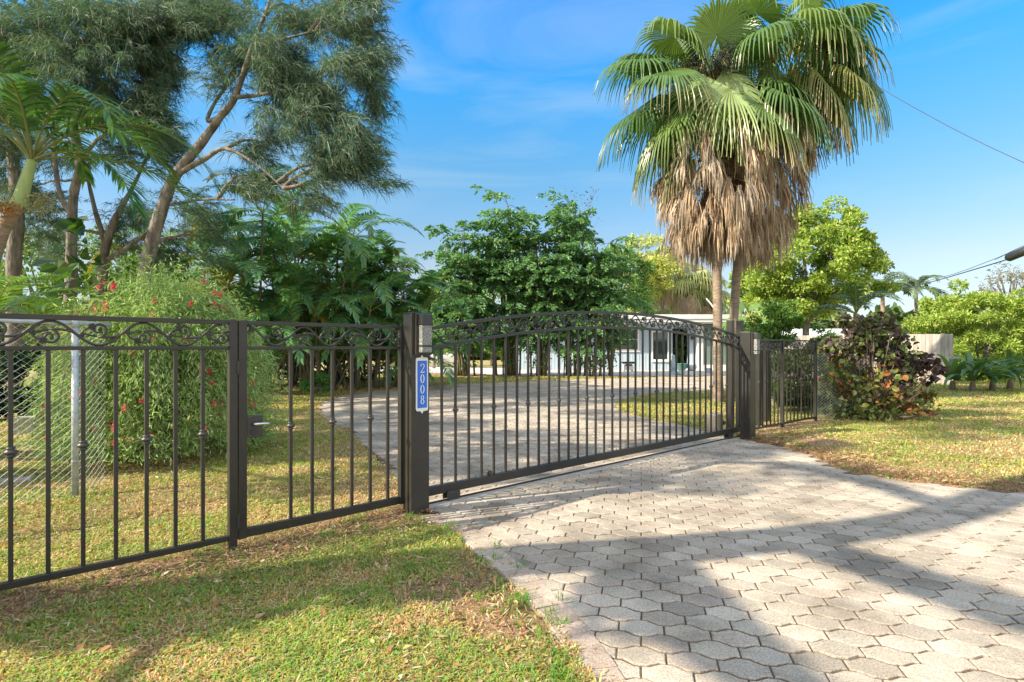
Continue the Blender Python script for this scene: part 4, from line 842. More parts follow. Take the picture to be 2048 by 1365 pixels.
# ------------------------------------------------------------------ red flowering weeping shrub
rng=np.random.default_rng(51)
sx,sy=(330-CX)/F*7.9,7.9; e=empty('bottlebrush_shrub',(sx,sy,0)); tag(e,'tall weeping shrub with small red brush flowers behind the iron fence','shrub')
WP=[(.34,.48,.18),(.42,.55,.24),(.26,.40,.14),(.50,.60,.31),(.36,.50,.17)]
st=MB(); tips=[]; fl=MB(); lf=MB(); cen=[]; dirs=[]
prof=lambda a:1.0
for k in range(210):
    a=rng.uniform(0,6.28); rr_=rng.uniform(.2,1)**.6; top=np.array([math.cos(a)*rr_*.95,math.sin(a)*rr_*1.1,rng.uniform(1.0,2.55-.9*rr_**2)])
    out=np.array([math.cos(a),math.sin(a),0]); hang=rng.uniform(.35,1.25); tip=top+out*rng.uniform(.25,.65)-np.array([0,0,min(hang,top[2]-.1)])
    pts=curve([np.array([rng.normal(0,.06),rng.normal(0,.06),.0]),top*np.array([.45,.45,.6]),top,top+out*.28+np.array([0,0,-.05]),tip],6)
    if k<70: st.tube(pts,np.linspace(.022,.003,len(pts)),4)
    p=pts[8:]; m=len(p)*11; t=rng.uniform(0,1,m); c=np.stack([np.interp(t,np.linspace(0,1,len(p)),p[:,i]) for i in range(3)],-1)+rng.normal(0,.055,(m,3)); cen.append(c)
    g_=np.gradient(p,axis=0); dd=np.stack([np.interp(t,np.linspace(0,1,len(p)),g_[:,i]) for i in range(3)],-1); dirs.append(nrm(dd)); tips.append(tip); tips.append(p[len(p)//2])
st.build('stems',M['twig'],e,smooth=True)
c=np.concatenate(cen); dd=np.concatenate(dirs); m=c[:,2]>.04; leaves(lf,c[m],.085,WP,rng,asp=.16,dirs=dd[m]*1.2,jit=.6,droop=.15); 
# extra skin of sprays following the mounded outline
n=62000; d_=nrm(rng.normal(0,1,(n,3))); d_[:,2]=np.abs(d_[:,2])*.97-.03; lump=np.array([1+.36*mnoise.noise(Vector(x)*2.2) for x in d_[:n:10]]); lump=np.repeat(lump,10)[:n]
r_=rng.uniform(.72,1.03,n)*lump; c=d_*np.array([1.33,1.35,2.45])*r_[:,None]+np.array([0,0,.12]); keep=(c[:,2]>.15)&(vnoise(c[:,0]*1.+9,c[:,2]*1.+c[:,1],2.2,77)>.33); c=c[keep]; 
leaves(lf,c,.085,WP,rng,asp=.16,dirs=np.stack([d_[keep][:,0]*.6,d_[keep][:,1]*.6,np.full(keep.sum(),-.1)],-1)*1.3,jit=.5,droop=.1)
lf.build('foliage',M['leaf'],e)
def redflower(parent,p):
    mb=MB(); n=40; d_=nrm(rng.normal(0,1,(n,3))); q=p+rng.normal(0,1,(n,3))*np.array([.010,.010,.018]); l=rng.uniform(.018,.034,(n,1)); s=nrm(np.cross(d_,rng.normal(0,1,(n,3))))*.0045
    v=np.stack([q-s,q+s,q+d_*l+s,q+d_*l-s],1).reshape(-1,3); b=(np.arange(n)*4)[:,None]; mb.add(v,b+np.arange(4),np.repeat(np.array([(.9,.14,.20)])*rng.uniform(.7,1.2,(n,1)),4,0)); return mb
tips=np.array(tips); vis=tips[(tips[:,1]<.35)&(tips[:,2]>.2)]
for i in rng.choice(len(vis),60,replace=False): redflower(None,vis[i]+np.array([0,-.10,0])).build('flower',M['petal'],e)
n=0
for k in range(34):
    a=rng.uniform(math.pi,2*math.pi); z=rng.uniform(.5,2.4); rr_=1.38*math.sqrt(max(0,1-(z/2.75)**2)); redflower(None,np.array([math.cos(a)*rr_,math.sin(a)*rr_,z])).build('flower',M['petal'],e)

# ------------------------------------------------------------------ areca palm clumps
AP=[(.13,.32,.11),(.17,.38,.13),(.10,.25,.12),(.15,.34,.19),(.28,.44,.10)]
def areca(px,D,h,nf,L_,label,seed,spread=1.0,low=.3,extra=()):
    rng=np.random.default_rng(seed); x=(px-CX)/F*D; e=empty('areca_palm',(x,D,0)); tag(e,label,'palm','areca palm clumps')
    cm=MB(); fr=[]
    ns=14
    for s in range(ns):
        a=rng.uniform(0,6.28); r0=rng.uniform(.1,.6)*spread; hh=h*rng.uniform(.12,.72); lean=rng.uniform(.1,.9)*spread
        b=np.array([math.cos(a)*r0,math.sin(a)*r0,-.03]); t_=np.array([math.cos(a)*(r0+lean),math.sin(a)*(r0+lean),hh]); cm.tube(curve([b,(b+t_)/2+np.array([-.1*math.cos(a),0,.1]),t_],5),.035,6)
        for k in range(nf):
            az=rng.uniform(0,6.28); p0=rng.uniform(25,82)
            mb=MB() if (s*nf+k)<95 else fr[-1]
            pinnate(mb,t_,az,L_*rng.uniform(.9,1.3),p0,p0-rng.uniform(70,120),40,.55,.052,AP if rng.uniform()>.06 else [(.35,.3,.05)],rng,droop=.35,vang=50,rr=.016,rcol=(.3,.33,.08),lift=.3)
            if (s*nf+k)<95: fr.append(mb)
    # low hanging fronds that close the foot of the clump
    for k in range(12):
        az=rng.uniform(math.pi,2*math.pi); mb=MB(); pinnate(mb,(rng.uniform(-1,1)*spread,rng.uniform(-.5,.5),h*rng.uniform(.2,.45)),az,L_*.8,rng.uniform(20,50),-75,30,.45,.042,AP,rng,droop=.45,vang=50,rr=.014,rcol=(.3,.33,.08))
        if len(fr)<99: fr.append(mb)
    cm.build('canes',M['stem'],e,smooth=True)
    for mb in fr: mb.build('frond',M['frond'],e)
areca(520,18,8.0,6,2.3,'tallest areca palm clump, its fronds rising behind the red-flowering shrub',61,1.3)
areca(640,19,7.2,6,2.2,'areca palm clump second from left, directly left of the numbered post',62,1.3)
areca(735,20,6.3,6,2.0,'areca palm clump third from left, behind the walk gate',63,1.2)
areca(815,21.5,5.2,6,1.9,'rightmost areca palm clump with drooping yellowed frond, behind the numbered post',64,.9)
areca(585,22,9.0,6,2.4,'areca palm clump behind and between the two leftmost tall ones',66,1.4)
areca(695,23,8.0,6,2.2,'areca palm clump farthest back, showing over the second and third ones',67,1.3)
areca(425,21,7.4,5,2.2,'thin areca palm clump farthest left, mostly hidden by the red-flowering shrub',65,1.2)

# ------------------------------------------------------------------ fishtail palm clumps with many slim trunks
FT=[(.13,.29,.11),(.17,.35,.12),(.10,.22,.11),(.25,.40,.12),(.12,.26,.16)]
def fishtail(px,D,h,rad,label,seed,ntr=14,nb=115,thin=False):
    rng=np.random.default_rng(seed); x=(px-CX)/F*D; e=empty('fishtail_palm',(x,D,0)); tag(e,label,'palm','fishtail palm clumps')
    tops=[]
    for s in range(ntr):
        a=rng.uniform(0,6.28); r0=rng.uniform(.1,.75); b=np.array([math.cos(a)*r0,math.sin(a)*r0*.8,-.05]); hh=h*rng.uniform(.55,.95); t_=b+np.array([rng.normal(0,.35),rng.normal(0,.3),hh]); mb=MB(); p=limb(mb,b,t_,rng.uniform(.035,.075),.028,rng,.02,9,7); mb.build('trunk',M['stem'],e,smooth=True); tops.append(p)
    lf=MB(); 
    for k in range(nb):
        p=tops[rng.integers(0,ntr)]; q=p[min(8,int(2+7*rng.uniform(0,1)**.75))]; az=rng.uniform(0,6.28); L_=rad*rng.uniform(.6,1.1); p0=rng.uniform(20,70); seg=12
        t=np.linspace(0,1,seg); pit=np.radians(p0-rng.uniform(60,100)*t); d=np.stack([math.cos(az)*np.cos(pit),math.sin(az)*np.cos(pit),np.sin(pit)],-1); pp=q+np.cumsum(d,0)*L_/seg; lf.tube(pp,np.linspace(.014,.004,seg),4,(.15,.18,.06))
        # secondary stalks with clusters of wedge leaflets
        n=26; tt=rng.uniform(.25,1,n); cc=np.stack([np.interp(tt,t,pp[:,i]) for i in range(3)],-1); side=np.cross(d[0],[0,0,1]); side/=np.linalg.norm(side)+1e-9; sg=rng.choice([-1,1],n)[:,None]
        sd=nrm(d[seg//2]*.5+side*sg+rng.normal(0,.15,(n,3)))
        for m_ in range(7):
            l=.14+.095*m_; c=cc+sd*l*(1-tt[:,None]*.45); c[:,2]-=.35*l*l+.02; leaves(lf,c,.165,FT,rng,asp=.55,dirs=sd*1.4,jit=.5,droop=.5,up=.5)
    for s in tops:   # dead leaf stubs low on trunks
        for k in range(3): i=rng.integers(1,5); leaves(lf,s[i][None,:]+rng.normal(0,.12,(10,3)),.18,FT,rng,asp=.4,droop=.8)
    lf.build('foliage',M['leaf'],e); return e
fishtail(935,29,8.0,2.0,'fishtail palm clump nearest the numbered post, left end of the row before the house',71)
fishtail(1015,29.5,10.0,2.1,'tallest fishtail palm clump, second from left in the row before the house',72,17,150)
fishtail(1085,29,8.6,2.0,'fishtail palm clump in the middle of the row before the house',73)
fishtail(1145,29.5,9.2,2.0,'fishtail palm clump second from right in the row before the house',74)
fishtail(1200,29,7.2,1.9,'fishtail palm clump at the right end of the row, beside the house window',75,14,105)
# sparse leggy shrub top above the clump
rng=np.random.default_rng(79); e=empty('bare_topped_tree',((1135-CX)/F*31,31,0)); tag(e,'thin tree with sparse dark twigs rising above the fishtail palms','tree'); tm=MB(); lf=MB()
for k in range(16):
    t_=P(rng.uniform(1085,1200),rng.uniform(375,450),31)-np.array([(1135-CX)/F*31,31,0]); q=limb(tm,(0,0,3.5+rng.uniform(-1,2)),t_,.03,.006,rng,.08,9,4); c=q[4:][rng.integers(0,5,22)]+rng.normal(0,.16,(22,3)); leaves(lf,c,.13,[(.06,.08,.05),(.12,.12,.07)],rng,asp=.4)
tm.tube([(0,0,-.05),(0.05,0,3),(0,0,5.5)],[.09,.07,.05],7); tm.build('trunk',M['bark'],e,smooth=True); lf.build('crown',M['leaf'],e)

# ------------------------------------------------------------------ trees and bushes behind
YG=[(.29,.42,.07),(.37,.48,.09),(.21,.34,.06),(.47,.53,.14)]
MG=[(.15,.27,.06),(.20,.33,.08),(.11,.20,.05)]
rng=np.random.default_rng(81)
def T(name,label,cat,px,D,py_top,py_bot,rx_px,pal,seed,**k):
    x=(px-CX)/F*D; zt=CAM_H+(HY-py_top)/F*D; zb=CAM_H+(HY-py_bot)/F*D; 
    return tree(name,label,cat,(x,D),zt,(rx_px/F*D,rx_px/F*D*k.pop('dep',.8),(zt-zb)/2),(x+k.pop('dx',0),D,(zt+zb)/2),pal,np.random.default_rng(seed),**k)
T('shade_tree','large bright yellow-green tree right of the fan palms','tree',1612,32,425,640,125,YG,82,nclump=210,per=150,leaf=.24,trunk_r=.22,nl=14,lump=.25,clr=.95)
T('shade_tree','light yellow-green tree joining the fan palm trunks, smaller than its neighbour','tree',1525,34,500,650,58,YG,83,nclump=55,per=110,leaf=.24,trunk_r=.15)
T('shade_tree','yellowing loose tree left of the fan palm skirt, above the house roof','tree',1285,44,460,625,60,[(.50,.54,.14),(.42,.50,.12),(.58,.54,.2)],84,nclump=60,per=80,leaf=.3,trunk_r=.2,shell=.3)
T('shade_tree','green tree behind the right end of the fishtail palms','tree',1235,41,485,640,62,MG,85,nclump=60,per=110,leaf=.28,trunk_r=.2)
T('shade_tree','sunlit yellow-green tree glowing behind the fishtail palm trunks','tree',985,46,560,700,100,YG,86,nclump=70,per=110,leaf=.3,trunk_r=.2)
T('shade_tree','bright bush-like tree between the areca and fishtail palms','tree',868,40,560,700,38,YG,87,nclump=40,per=110,leaf=.25,trunk_r=.12)
T('shade_tree','bright tree filling the gap right of centre behind the fishtail palms','tree',1110,45,580,690,80,YG,88,nclump=50,per=110,leaf=.3,trunk_r=.2)
T('round_bush','big round yellow-green bush at the right end of the wood fence','bush',1960,25,572,775,115,YG,89,nclump=170,per=170,leaf=.20,trunk_r=.12,nl=10,lump=.3,asp=.32)
T('round_bush','low yellow-green bush above the wood fence, left of the big round one','bush',1860,30,625,740,62,YG,90,nclump=45,per=110,leaf=.2,trunk_r=.08)
T('green_shrub','leafy green shrub rising behind the small fence panels','shrub',1545,14.5,608,800,62,[(.09,.19,.03),(.13,.25,.04),(.07,.14,.03)],91,nclump=60,per=130,leaf=.11,trunk_r=.05)
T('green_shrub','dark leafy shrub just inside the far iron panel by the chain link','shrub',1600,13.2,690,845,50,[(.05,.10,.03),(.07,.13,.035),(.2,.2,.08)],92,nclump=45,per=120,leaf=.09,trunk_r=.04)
T('green_shrub','low green shrub at the foot of the farther fan palm trunk','shrub',1492,18,640,700,24,MG,93,nclump=20,per=90,leaf=.11,trunk_r=.03)
T('green_shrub','small green shrub topping the fence beside the copperleaf bush','shrub',1650,15,650,760,36,[(.07,.16,.05),(.1,.2,.05)],94,nclump=25,per=90,leaf=.10,trunk_r=.03)
T('green_shrub','low shrub patch at the foot of the areca palms','shrub',640,17,750,785,30,[(.07,.2,.05),(.09,.24,.05)],95,nclump=16,per=70,leaf=.08,trunk_r=.02)
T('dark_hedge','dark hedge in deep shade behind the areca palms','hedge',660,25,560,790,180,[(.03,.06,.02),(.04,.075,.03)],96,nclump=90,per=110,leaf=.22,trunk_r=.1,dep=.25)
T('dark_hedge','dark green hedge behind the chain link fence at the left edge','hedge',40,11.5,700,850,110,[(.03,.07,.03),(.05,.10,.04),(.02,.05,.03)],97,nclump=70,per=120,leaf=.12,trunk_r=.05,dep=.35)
T('shade_tree','bright green tree low in the gap right of the leaning casuarina','tree',380,30,560,700,90,[(.2,.26,.1),(.25,.3,.1),(.16,.22,.06)],98,nclump=50,per=100,leaf=.24,trunk_r=.15)
T('shade_tree','sunlit green tree behind the casuarina trunks at far left','tree',90,28,455,690,160,[(.14,.26,.05),(.2,.3,.06),(.12,.2,.06)],99,nclump=70,per=110,leaf=.24,trunk_r=.15)
T('shade_tree','mid green tree filling the gap behind the low-forking casuarina','tree',275,27,500,690,80,MG,199,nclump=60,per=110,leaf=.22,trunk_r=.15)
T('shade_tree','far green tree closing the gap behind the sabal palms above the roof','tree',1335,56,545,650,95,MG,198,nclump=60,per=100,leaf=.34,trunk_r=.2)
T('grey_tree','grey nearly leafless tree above the big round bush','tree',2020,38,535,640,50,[(.22,.22,.17),(.28,.26,.2)],100,nclump=40,per=26,leaf=.3,trunk_r=.2,nl=26,asp=.25)
# copperleaf
rng=np.random.default_rng(101); cD=11.8; cx0=(1752-CX)/F*cD; e=empty('copperleaf_bush',(cx0,cD,0)); tag(e,'copperleaf bush with big purple, green and orange leaves beside the iron panel','bush'); lf=MB(); st=MB(); o=np.array([cx0,cD,0])
CP=np.array([(.11,.07,.075),(.07,.05,.06),(.10,.06,.07),(.17,.21,.06),(.12,.16,.06),(.20,.27,.07),(.14,.20,.06),(.26,.12,.06),(.50,.22,.07),(.30,.30,.08)])
for (px,py,rx,ry,nn,w_) in ((1735,655,48,30,560,(0,1,2,3,4)),(1700,700,62,42,620,(0,1,2,3,4,6)),(1775,700,48,42,480,(0,1,2,4,5)),(1668,745,34,55,360,(3,4,5,6,8)),(1725,765,80,50,900,(0,2,3,4,5,6,7,8,9)),(1800,745,50,34,420,(0,1,2,7,4)),(1848,722,34,20,170,(0,1,2,0)),(1880,735,14,10,50,(0,1,2)),(1705,820,62,26,460,(3,4,5,6,9)),(1785,805,62,30,520,(3,4,5,8,9,7)),(1845,795,34,16,170,(5,8,9,7,3)),(1690,640,20,14,60,(0,1,3)),(1770,632,18,12,50,(0,1,3)),(1655,690,20,16,70,(0,3,4)),(1865,760,14,8,30,(0,1))):
    dd=rng.normal(0,rx/F*cD*.55,nn); q=np.sqrt(rng.uniform(0,1,nn)); th=rng.uniform(0,6.28,nn); c=np.stack([(px+rx*q*np.cos(th)-CX)/F*cD,cD+dd,CAM_H+(HY-py-ry*q*np.sin(th))/F*cD],-1)-o; c=c[c[:,2]>.04]
    k=max(2,len(c)//9); tip=c[rng.integers(0,len(c),k)]; c=tip[rng.integers(0,k,len(c))]*.72+c*.28
    leaves(lf,c,.115,CP[list(w_)],rng,asp=.82,up=.25,droop=.5,shade=(.6,1.3)); 
    for t_ in tip[::3]:
        limb(st,(rng.normal(0,.10),rng.normal(0,.1),-.02),t_,.012,.005,rng,.10,7,5,col=(1,1,1))
st.build('stems',M['twig'],e,smooth=True); lf.build('crown',M['leaf'],e)
rng=np.random.default_rng(102); 
# far background belt
mb=MB(); n=60000; a=rng.uniform(-1.05,1.05,n); rr_=rng.uniform(62,85,n); x=rr_*np.sin(a)/np.cos(a*.6); y=rr_*np.cos(a)+4; top=3.6+2.8*vnoise(a*30,a*0,1.1,5); z=rng.uniform(0,1,n)**.8*top
leaves(mb,np.stack([x,y,z],-1),1.1,[(.10,.16,.05),(.15,.2,.06),(.08,.12,.05)],rng,asp=.6); tag(mb.build('treeline',M['leaf']),'distant belt of green trees along the horizon',kind='stuff',cat='trees')

# sabal palms near the house, and feather palms to the right
def sabal(px,D,pyh,Rr,n,label,seed,tr=.16,pal=None):
    rng=np.random.default_rng(seed); x=(px-CX)/F*D; zz=CAM_H+(HY-pyh)/F*D; e=empty('sabal_palm',(x,D,0)); tag(e,label,'palm tree','sabal palms behind the house'); mb=MB(); mb.tube([(0,0,-.05),(0,0,zz)],tr,12); mb.build('trunk',M['palmbark'],e,smooth=True)
    for k in range(n):
        mb=MB(); fanleaf(mb,(0,0,zz),rng.uniform(0,6.28),R(rng.uniform(-45,75)),Rr*.9,Rr,pal or [(.40,.44,.18),(.48,.48,.22),(.32,.38,.15)],rng,nseg=20,spread=120,droop=.9,tipd=1.1,rr=.03); mb.build('frond',M['frond'],e)
    mb=MB()
    for k in range(26): fanleaf(mb,(0,0,zz-.1-rng.uniform(0,1.4)),rng.uniform(0,6.28),R(rng.uniform(-75,-35)),Rr*.5,Rr*.8,[(.62,.48,.34),(.52,.39,.27),(.70,.58,.44)],rng,nseg=18,spread=80,droop=.8,tipd=1.0,rr=.02,joined=.15,lwf=2.2)
    mb.build('dead_fronds',M['dry'],e)
sabal(1325,46,530,1.5,30,'sabal palm left of the three near the house roof',111)
sabal(1372,46,555,1.6,30,'sabal palm in the middle of the three near the house roof',112)
sabal(1408,47,580,1.5,26,'sabal palm nearest the fan palm trunks, above the house roof',113)
sabal(1500,26,640,.9,16,'small fan palm seen over the fence right of the fan palm trunks',114,.08,[(.16,.28,.07),(.2,.33,.09)])
def feather(px,D,pyh,L_,n,label,seed,nm='feather_palm',pal=None,tr=.09,ll=.5,lw=.05,p=(20,80,-60,0),nl=30,group='feather palms at right'):
    rng=np.random.default_rng(seed); x=(px-CX)/F*D; zz=CAM_H+(HY-pyh)/F*D; e=empty(nm,(x,D,0)); tag(e,label,'palm tree',group); mb=MB(); mb.tube(curve([(0,0,-.05),(.04,0,zz*.5),(0,0,zz)],6),np.linspace(tr*1.2,tr*.8,13),10); mb.build('trunk',M['palmbark'],e,smooth=True)
    for k in range(n): mb=MB(); pinnate(mb,(0,0,zz),R(360/n*k+rng.uniform(-14,14)),L_*rng.uniform(.85,1.1),rng.uniform(p[0],p[1]),rng.uniform(p[2],p[3]),nl,ll,lw,pal or AP,rng,droop=.4,vang=50,rr=.02,rcol=(.3,.35,.1)); mb.build('frond',M['frond'],e)
feather(1712,16,628,1.45,10,'small feather palm between the bright tree and the wires',121,ll=.42,lw=.035,p=(15,85,-50,-5),pal=[(.06,.13,.05),(.09,.17,.06)])
feather(1765,52,578,3.6,14,'distant feather palm left of two above the copperleaf bush',122,ll=1.0,lw=.14,tr=.2,p=(15,75,-75,-25),nl=22,pal=[(.12,.17,.08),(.15,.2,.09)])
feather(1832,58,582,3.6,14,'distant feather palm right of two, over the wood fence',123,ll=1.0,lw=.14,tr=.2,p=(15,75,-75,-25),nl=22,pal=[(.12,.19,.09),(.16,.22,.1)])
# crinum lilies
rng=np.random.default_rng(131)
def strap(px,D,n,label,seed):
    rng=np.random.default_rng(seed); x=(px-CX)/F*D; e=empty('crinum_lily',(x,D,0)); tag(e,label,'lily plant','crinum lilies by the wood fence')
    mb=MB(); mb.lathe([(.02,0),(.09,.0),(.10,.10),(.08,.26),(.05,.34)],10,col=(.22,.18,.13)); mb.build('bulb_stem',M['dry'],e)
    for k in range(n):
        az=rng.uniform(0,6.28); p0=R(rng.uniform(40,85)); L_=rng.uniform(1.3,1.85); sg=9; t=np.linspace(0,1,sg); pit=p0-R(rng.uniform(70,150))*t**1.6; d=np.stack([math.cos(az)*np.cos(pit),math.sin(az)*np.cos(pit),np.sin(pit)],-1); p=np.array([0,0,.25])+np.cumsum(d,0)*L_/sg; p[:,2]=np.maximum(p[:,2],.03)
        s=np.array([-math.sin(az),math.cos(az),0]); w=.085*np.interp(t,[0,.3,.7,1],[.7,1,.8,.03]); c=np.array([(.10,.20,.06),(.14,.25,.08),(.08,.16,.06)])[rng.integers(0,3)]
        up_=np.cross(d,s)*.25; v=np.stack([p-s*w[:,None]-up_*w[:,None],p,p+s*w[:,None]-up_*w[:,None]],1).reshape(-1,3); i=np.arange(sg-1)[:,None]*3; f=np.concatenate([i+np.array([0,1,4,3]),i+np.array([1,2,5,4])]); mb=MB(); mb.add(v,f,c); mb.build('leaf',M['frond'],e,smooth=True)
for i,(px,D) in enumerate(((1905,19.5),(1945,18.9),(1985,19.2),(2020,19.8))): strap(px,D,20,['crinum lily at the left end of its row by the wood fence','crinum lily second from the left by the wood fence','crinum lily third from the left, before the round bush','crinum lily at the right end of the row'][i],140+i)

# ------------------------------------------------------------------ tree beside the driveway (left of the view) and one behind the fence: cast the long shadows
rng=np.random.default_rng(151)
def shadow_limb(mb,pts,rs,sides=9,nseg=6):
    c=curve([np.array([sx_-1.294*z,sy_-.522*z,z]) for sx_,sy_,z in pts],nseg); mb.tube(c,np.interp(np.linspace(0,1,len(c)),np.linspace(0,1,len(rs)),rs),sides); return c
e=empty('roadside_tree',(-5.36,1.99,0)); tag(e,'tall forked roadside tree left of the driveway casting the long shadows','tree'); e.location=(0,0,0); e.location=(-5.36,1.99,0)
mb=MB(); o=np.array([-5.36,1.99,0])
def SL(pts,rs):
    c=curve([np.array([a-1.294*z,b-.522*z,z])-o for a,b,z in pts],6); mb.tube(c,np.interp(np.linspace(0,1,len(c)),np.linspace(0,1,len(rs)),rs),10); return c
main=SL([(-5.36,1.99,0),(-2.77,3.05,2),(-1.07,3.68,3.35),(.2,3.98,4.3),(1.417,4.22,5.2),(3.2,4.72,6.5),(4.2,5.22,7.35),(5.49,6.0,8.4),(7.5,7.1,9.9),(9,8,11)],[.30,.29,.29,.28,.27,.25,.25,.26,.2,.1])
SL([(1.0,4.15,4.9),(.9,3.62,5.0),(1.0,3.15,5.3),(1.10,2.75,5.6),(1.3,2.2,6)],[.18,.25,.22,.18,.10])
SL([(2.0,4.5,5.75),(2.35,4.05,6.0),(2.56,3.69,6.3),(2.87,3.14,6.8),(3.2,2.6,7.2)],[.13,.15,.17,.19,.12])
SL([(4.2,5.22,7.35),(4.05,5.6,7.4),(4.0,6.1,7.6),(3.72,7.0,7.9),(2.97,7.3,8.0),(2.2,7.2,8.3)],[.14,.13,.13,.13,.10,.06])
SL([(-2.1,3.2,2.4),(-1.75,2.95,2.5),(-1.73,2.7,2.6),(-1.72,2.3,2.7)],[.06,.05,.045,.04])
mb.build('trunk',M['bark'],e,smooth=True)
lf=MB()
def SB(sx_,sy_,z,r,n,size=.13): # foliage clump that shades ground point sx,sy
    c=np.array([sx_-1.294*z,sy_-.522*z,z])-o; d_=nrm(rng.normal(0,1,(n,3)))*rng.uniform(0,1,(n,1))**.4*np.array(r); leaves(lf,c+d_,size,[(.08,.14,.04),(.1,.18,.05)],rng,asp=.5)
SB(-3.3,3.05,2.3,(.75,.4,.4),1500); SB(-2.0,3.15,3.2,(.7,.35,.3),1100); SB(-.6,3.5,4.0,(.5,.25,.25),500); SB(.75,3.35,5.2,(.28,.5,.2),500); SB(-4.0,2.9,2.4,(.6,.5,.5),900)
for k in range(46): SB(rng.uniform(6.5,17),rng.uniform(8.6,16),rng.uniform(9.5,13.5),(1.0,.45,.4),300)
SB(4.6,8.2,8.5,(.5,.35,.3),300); SB(3.0,7.7,8.2,(.5,.25,.25),220)
lf.build('crown',M['leaf'],e)
e=empty('inner_tree',(-12.5,5.5,0)); tag(e,'spreading tree inside the left boundary shading the lawn and court','tree'); o=np.array([-12.5,5.5,0]); mb=MB(); mb.tube(curve([(0,0,-.05),(.1,.1,3),(.3,.2,7),(0,0,9)],6),np.linspace(.3,.12,19),10); lf=MB()
for k in range(64):
    for _ in range(50):
        z=rng.uniform(4.0,11.5); sx_=rng.uniform(-6,4.2); sy_=rng.uniform(6.0,24); c=np.array([sx_-1.294*z,sy_-.522*z,z])
        if c[0]<-.97*c[1]-1.2 and c[0]>-22 and not (math.hypot((sx_+3.0)/2.6,(sy_-8.8)/1.6)<1): break
    SB(sx_,sy_,z,(.8,.6,.35),330,.15)
    if k%3==0: limb(mb,(.1,.1,rng.uniform(3,8)),c-o,.09,.03,rng,.1,6,5)
mb.build('trunk',M['bark'],e,smooth=True); lf.build('crown',M['leaf'],e)
# ------------------------------------------------------------------ house
M['siding']=surf('pale blue siding',(.40,.52,.62),(.46,.57,.66),scale=2,rough=.6)
M['trim']=surf('white trim',(.78,.79,.80),(.82,.82,.82),scale=3,rough=.5)
M['roofm']=surf('white roof membrane',(.70,.70,.70),(.8,.8,.8),scale=1,rough=.6)
M['dark']=surf('dark interior',(.02,.025,.025),(.04,.045,.04),scale=2,rough=.6)
def glassmat(name,base=(.03,.05,.05),r=.06):
    m,nt,b,out=newmat(name); b.inputs['Base Color'].default_value=(*base,1); b.inputs['Roughness'].default_value=r; b.inputs['Specular IOR Level'].default_value=.9
    tc=N(nt,'ShaderNodeTexCoord'); n=N(nt,'ShaderNodeTexNoise'); n.inputs['Scale'].default_value=1.3; n.inputs['Detail'].default_value=3; L(nt,tc.outputs['Object'],n.inputs['Vector']); bp=N(nt,'ShaderNodeBump'); bp.inputs['Strength'].default_value=.12; bp.inputs['Distance'].default_value=.05; L(nt,n.outputs['Fac'],bp.inputs['Height']); L(nt,bp.outputs['Normal'],b.inputs['Normal']); return m
M['glass']=glassmat('window glass'); M['tglass']=glassmat('pale green screen glass',(.16,.24,.22),.2)
HD=37.0
def hx(px,D=HD): return (px-CX)/F*D
def hz(py,D=HD): return CAM_H+(HY-py)/F*D
h=empty('house',(hx(1260),HD,0)); tag(h,'low pale blue house with flat white roof behind the palms','house'); o=np.array([hx(1260),HD,0])
def hb(name,px0,px1,z0,z1,y0,y1,mat,parent=h,bev=0):
    mb=MB(); mb.box((hx(px0)-o[0],y0,z0),(hx(px1)-o[0],y1,z1)); return mb.build(name,mat,parent,bevel=bev)
x0,x1=hx(1035),hx(1392)
# front wall built around its openings
wl=MB()
def wallseg(px0,px1,z0,z1,y=0,th=.18):
    a,b=hx(px0)-o[0],hx(px1)-o[0]; wl.box((a,y,z0),(b,y+th,z1)); n=max(1,int((b-a)/.20))
    for k in range(n+1): xx=a+(b-a)*k/max(1,n); wl.box((max(a,xx-.018),y-.014,z0+.001),(min(b,xx+.018),y-.0005,z1-.001))
WT=3.02
wallseg(1035,1231,0,WT); wallseg(1231,1278,0,hz(702)); wallseg(1231,1278,hz(657),WT); wallseg(1278,1303,0,WT); wallseg(1303,1338,0,hz(721)); wallseg(1303,1338,hz(662),WT)
wallseg(1338,1345,0,WT); wallseg(1345,1376,2.75,WT); wallseg(1376,1393,0,WT,y=.02)
wl.box((x0-o[0],.2,0),(x0-o[0]+.18,9,WT)); wl.box((hx(1510)-o[0]-.18,.2,0),(hx(1510)-o[0],9,WT)); wl.box((x0-o[0],9.0,0),(hx(1510)-o[0],9.18,WT)); wl.box((hx(1345)-o[0],2.4,0),(hx(1376)-o[0],2.5,WT))
wl.build('wall',M['siding'],h)
def window(px0,px1,py0,py1,cross=True,nm='window'):
    z0,z1=hz(py1),hz(py0); a,b=hx(px0)-o[0],hx(px1)-o[0]; t=.09
    mb=MB(); mb.box((a,-.05,z0),(a+t,.08,z1)); mb.box((b-t,-.05,z0),(b,.08,z1)); mb.box((a+t,-.05,z0),(b-t,.08,z0+t)); mb.box((a+t,-.05,z1-t),(b-t,.08,z1))
    if cross: mb.box((a+t,-.03,(z0+z1)/2-.03),(b-t,.07,(z0+z1)/2+.03))
    w_=mb.build('frame',M['trim'],None); w_.name=nm; w_.parent=h
    g_=MB(); g_.box((a+t,.02,z0+t),(b-t,.03,z1-t)); g_.build('pane',M['glass'],w_); 
    s=MB(); s.box((a-.05,-.09,z0-.06),(b+.05,-.0505,z0)); s.build('sill',M['trim'],w_)
window(1231,1278,657,702); window(1303,1338,662,722,False,'glass_door')
hb('recess_floor',1345,1376,0.0,.12,.05,2.4,M['roofm'])
hb('dark_wall',1345,1376,.121,2.75,2.30,2.39,M['dark'])
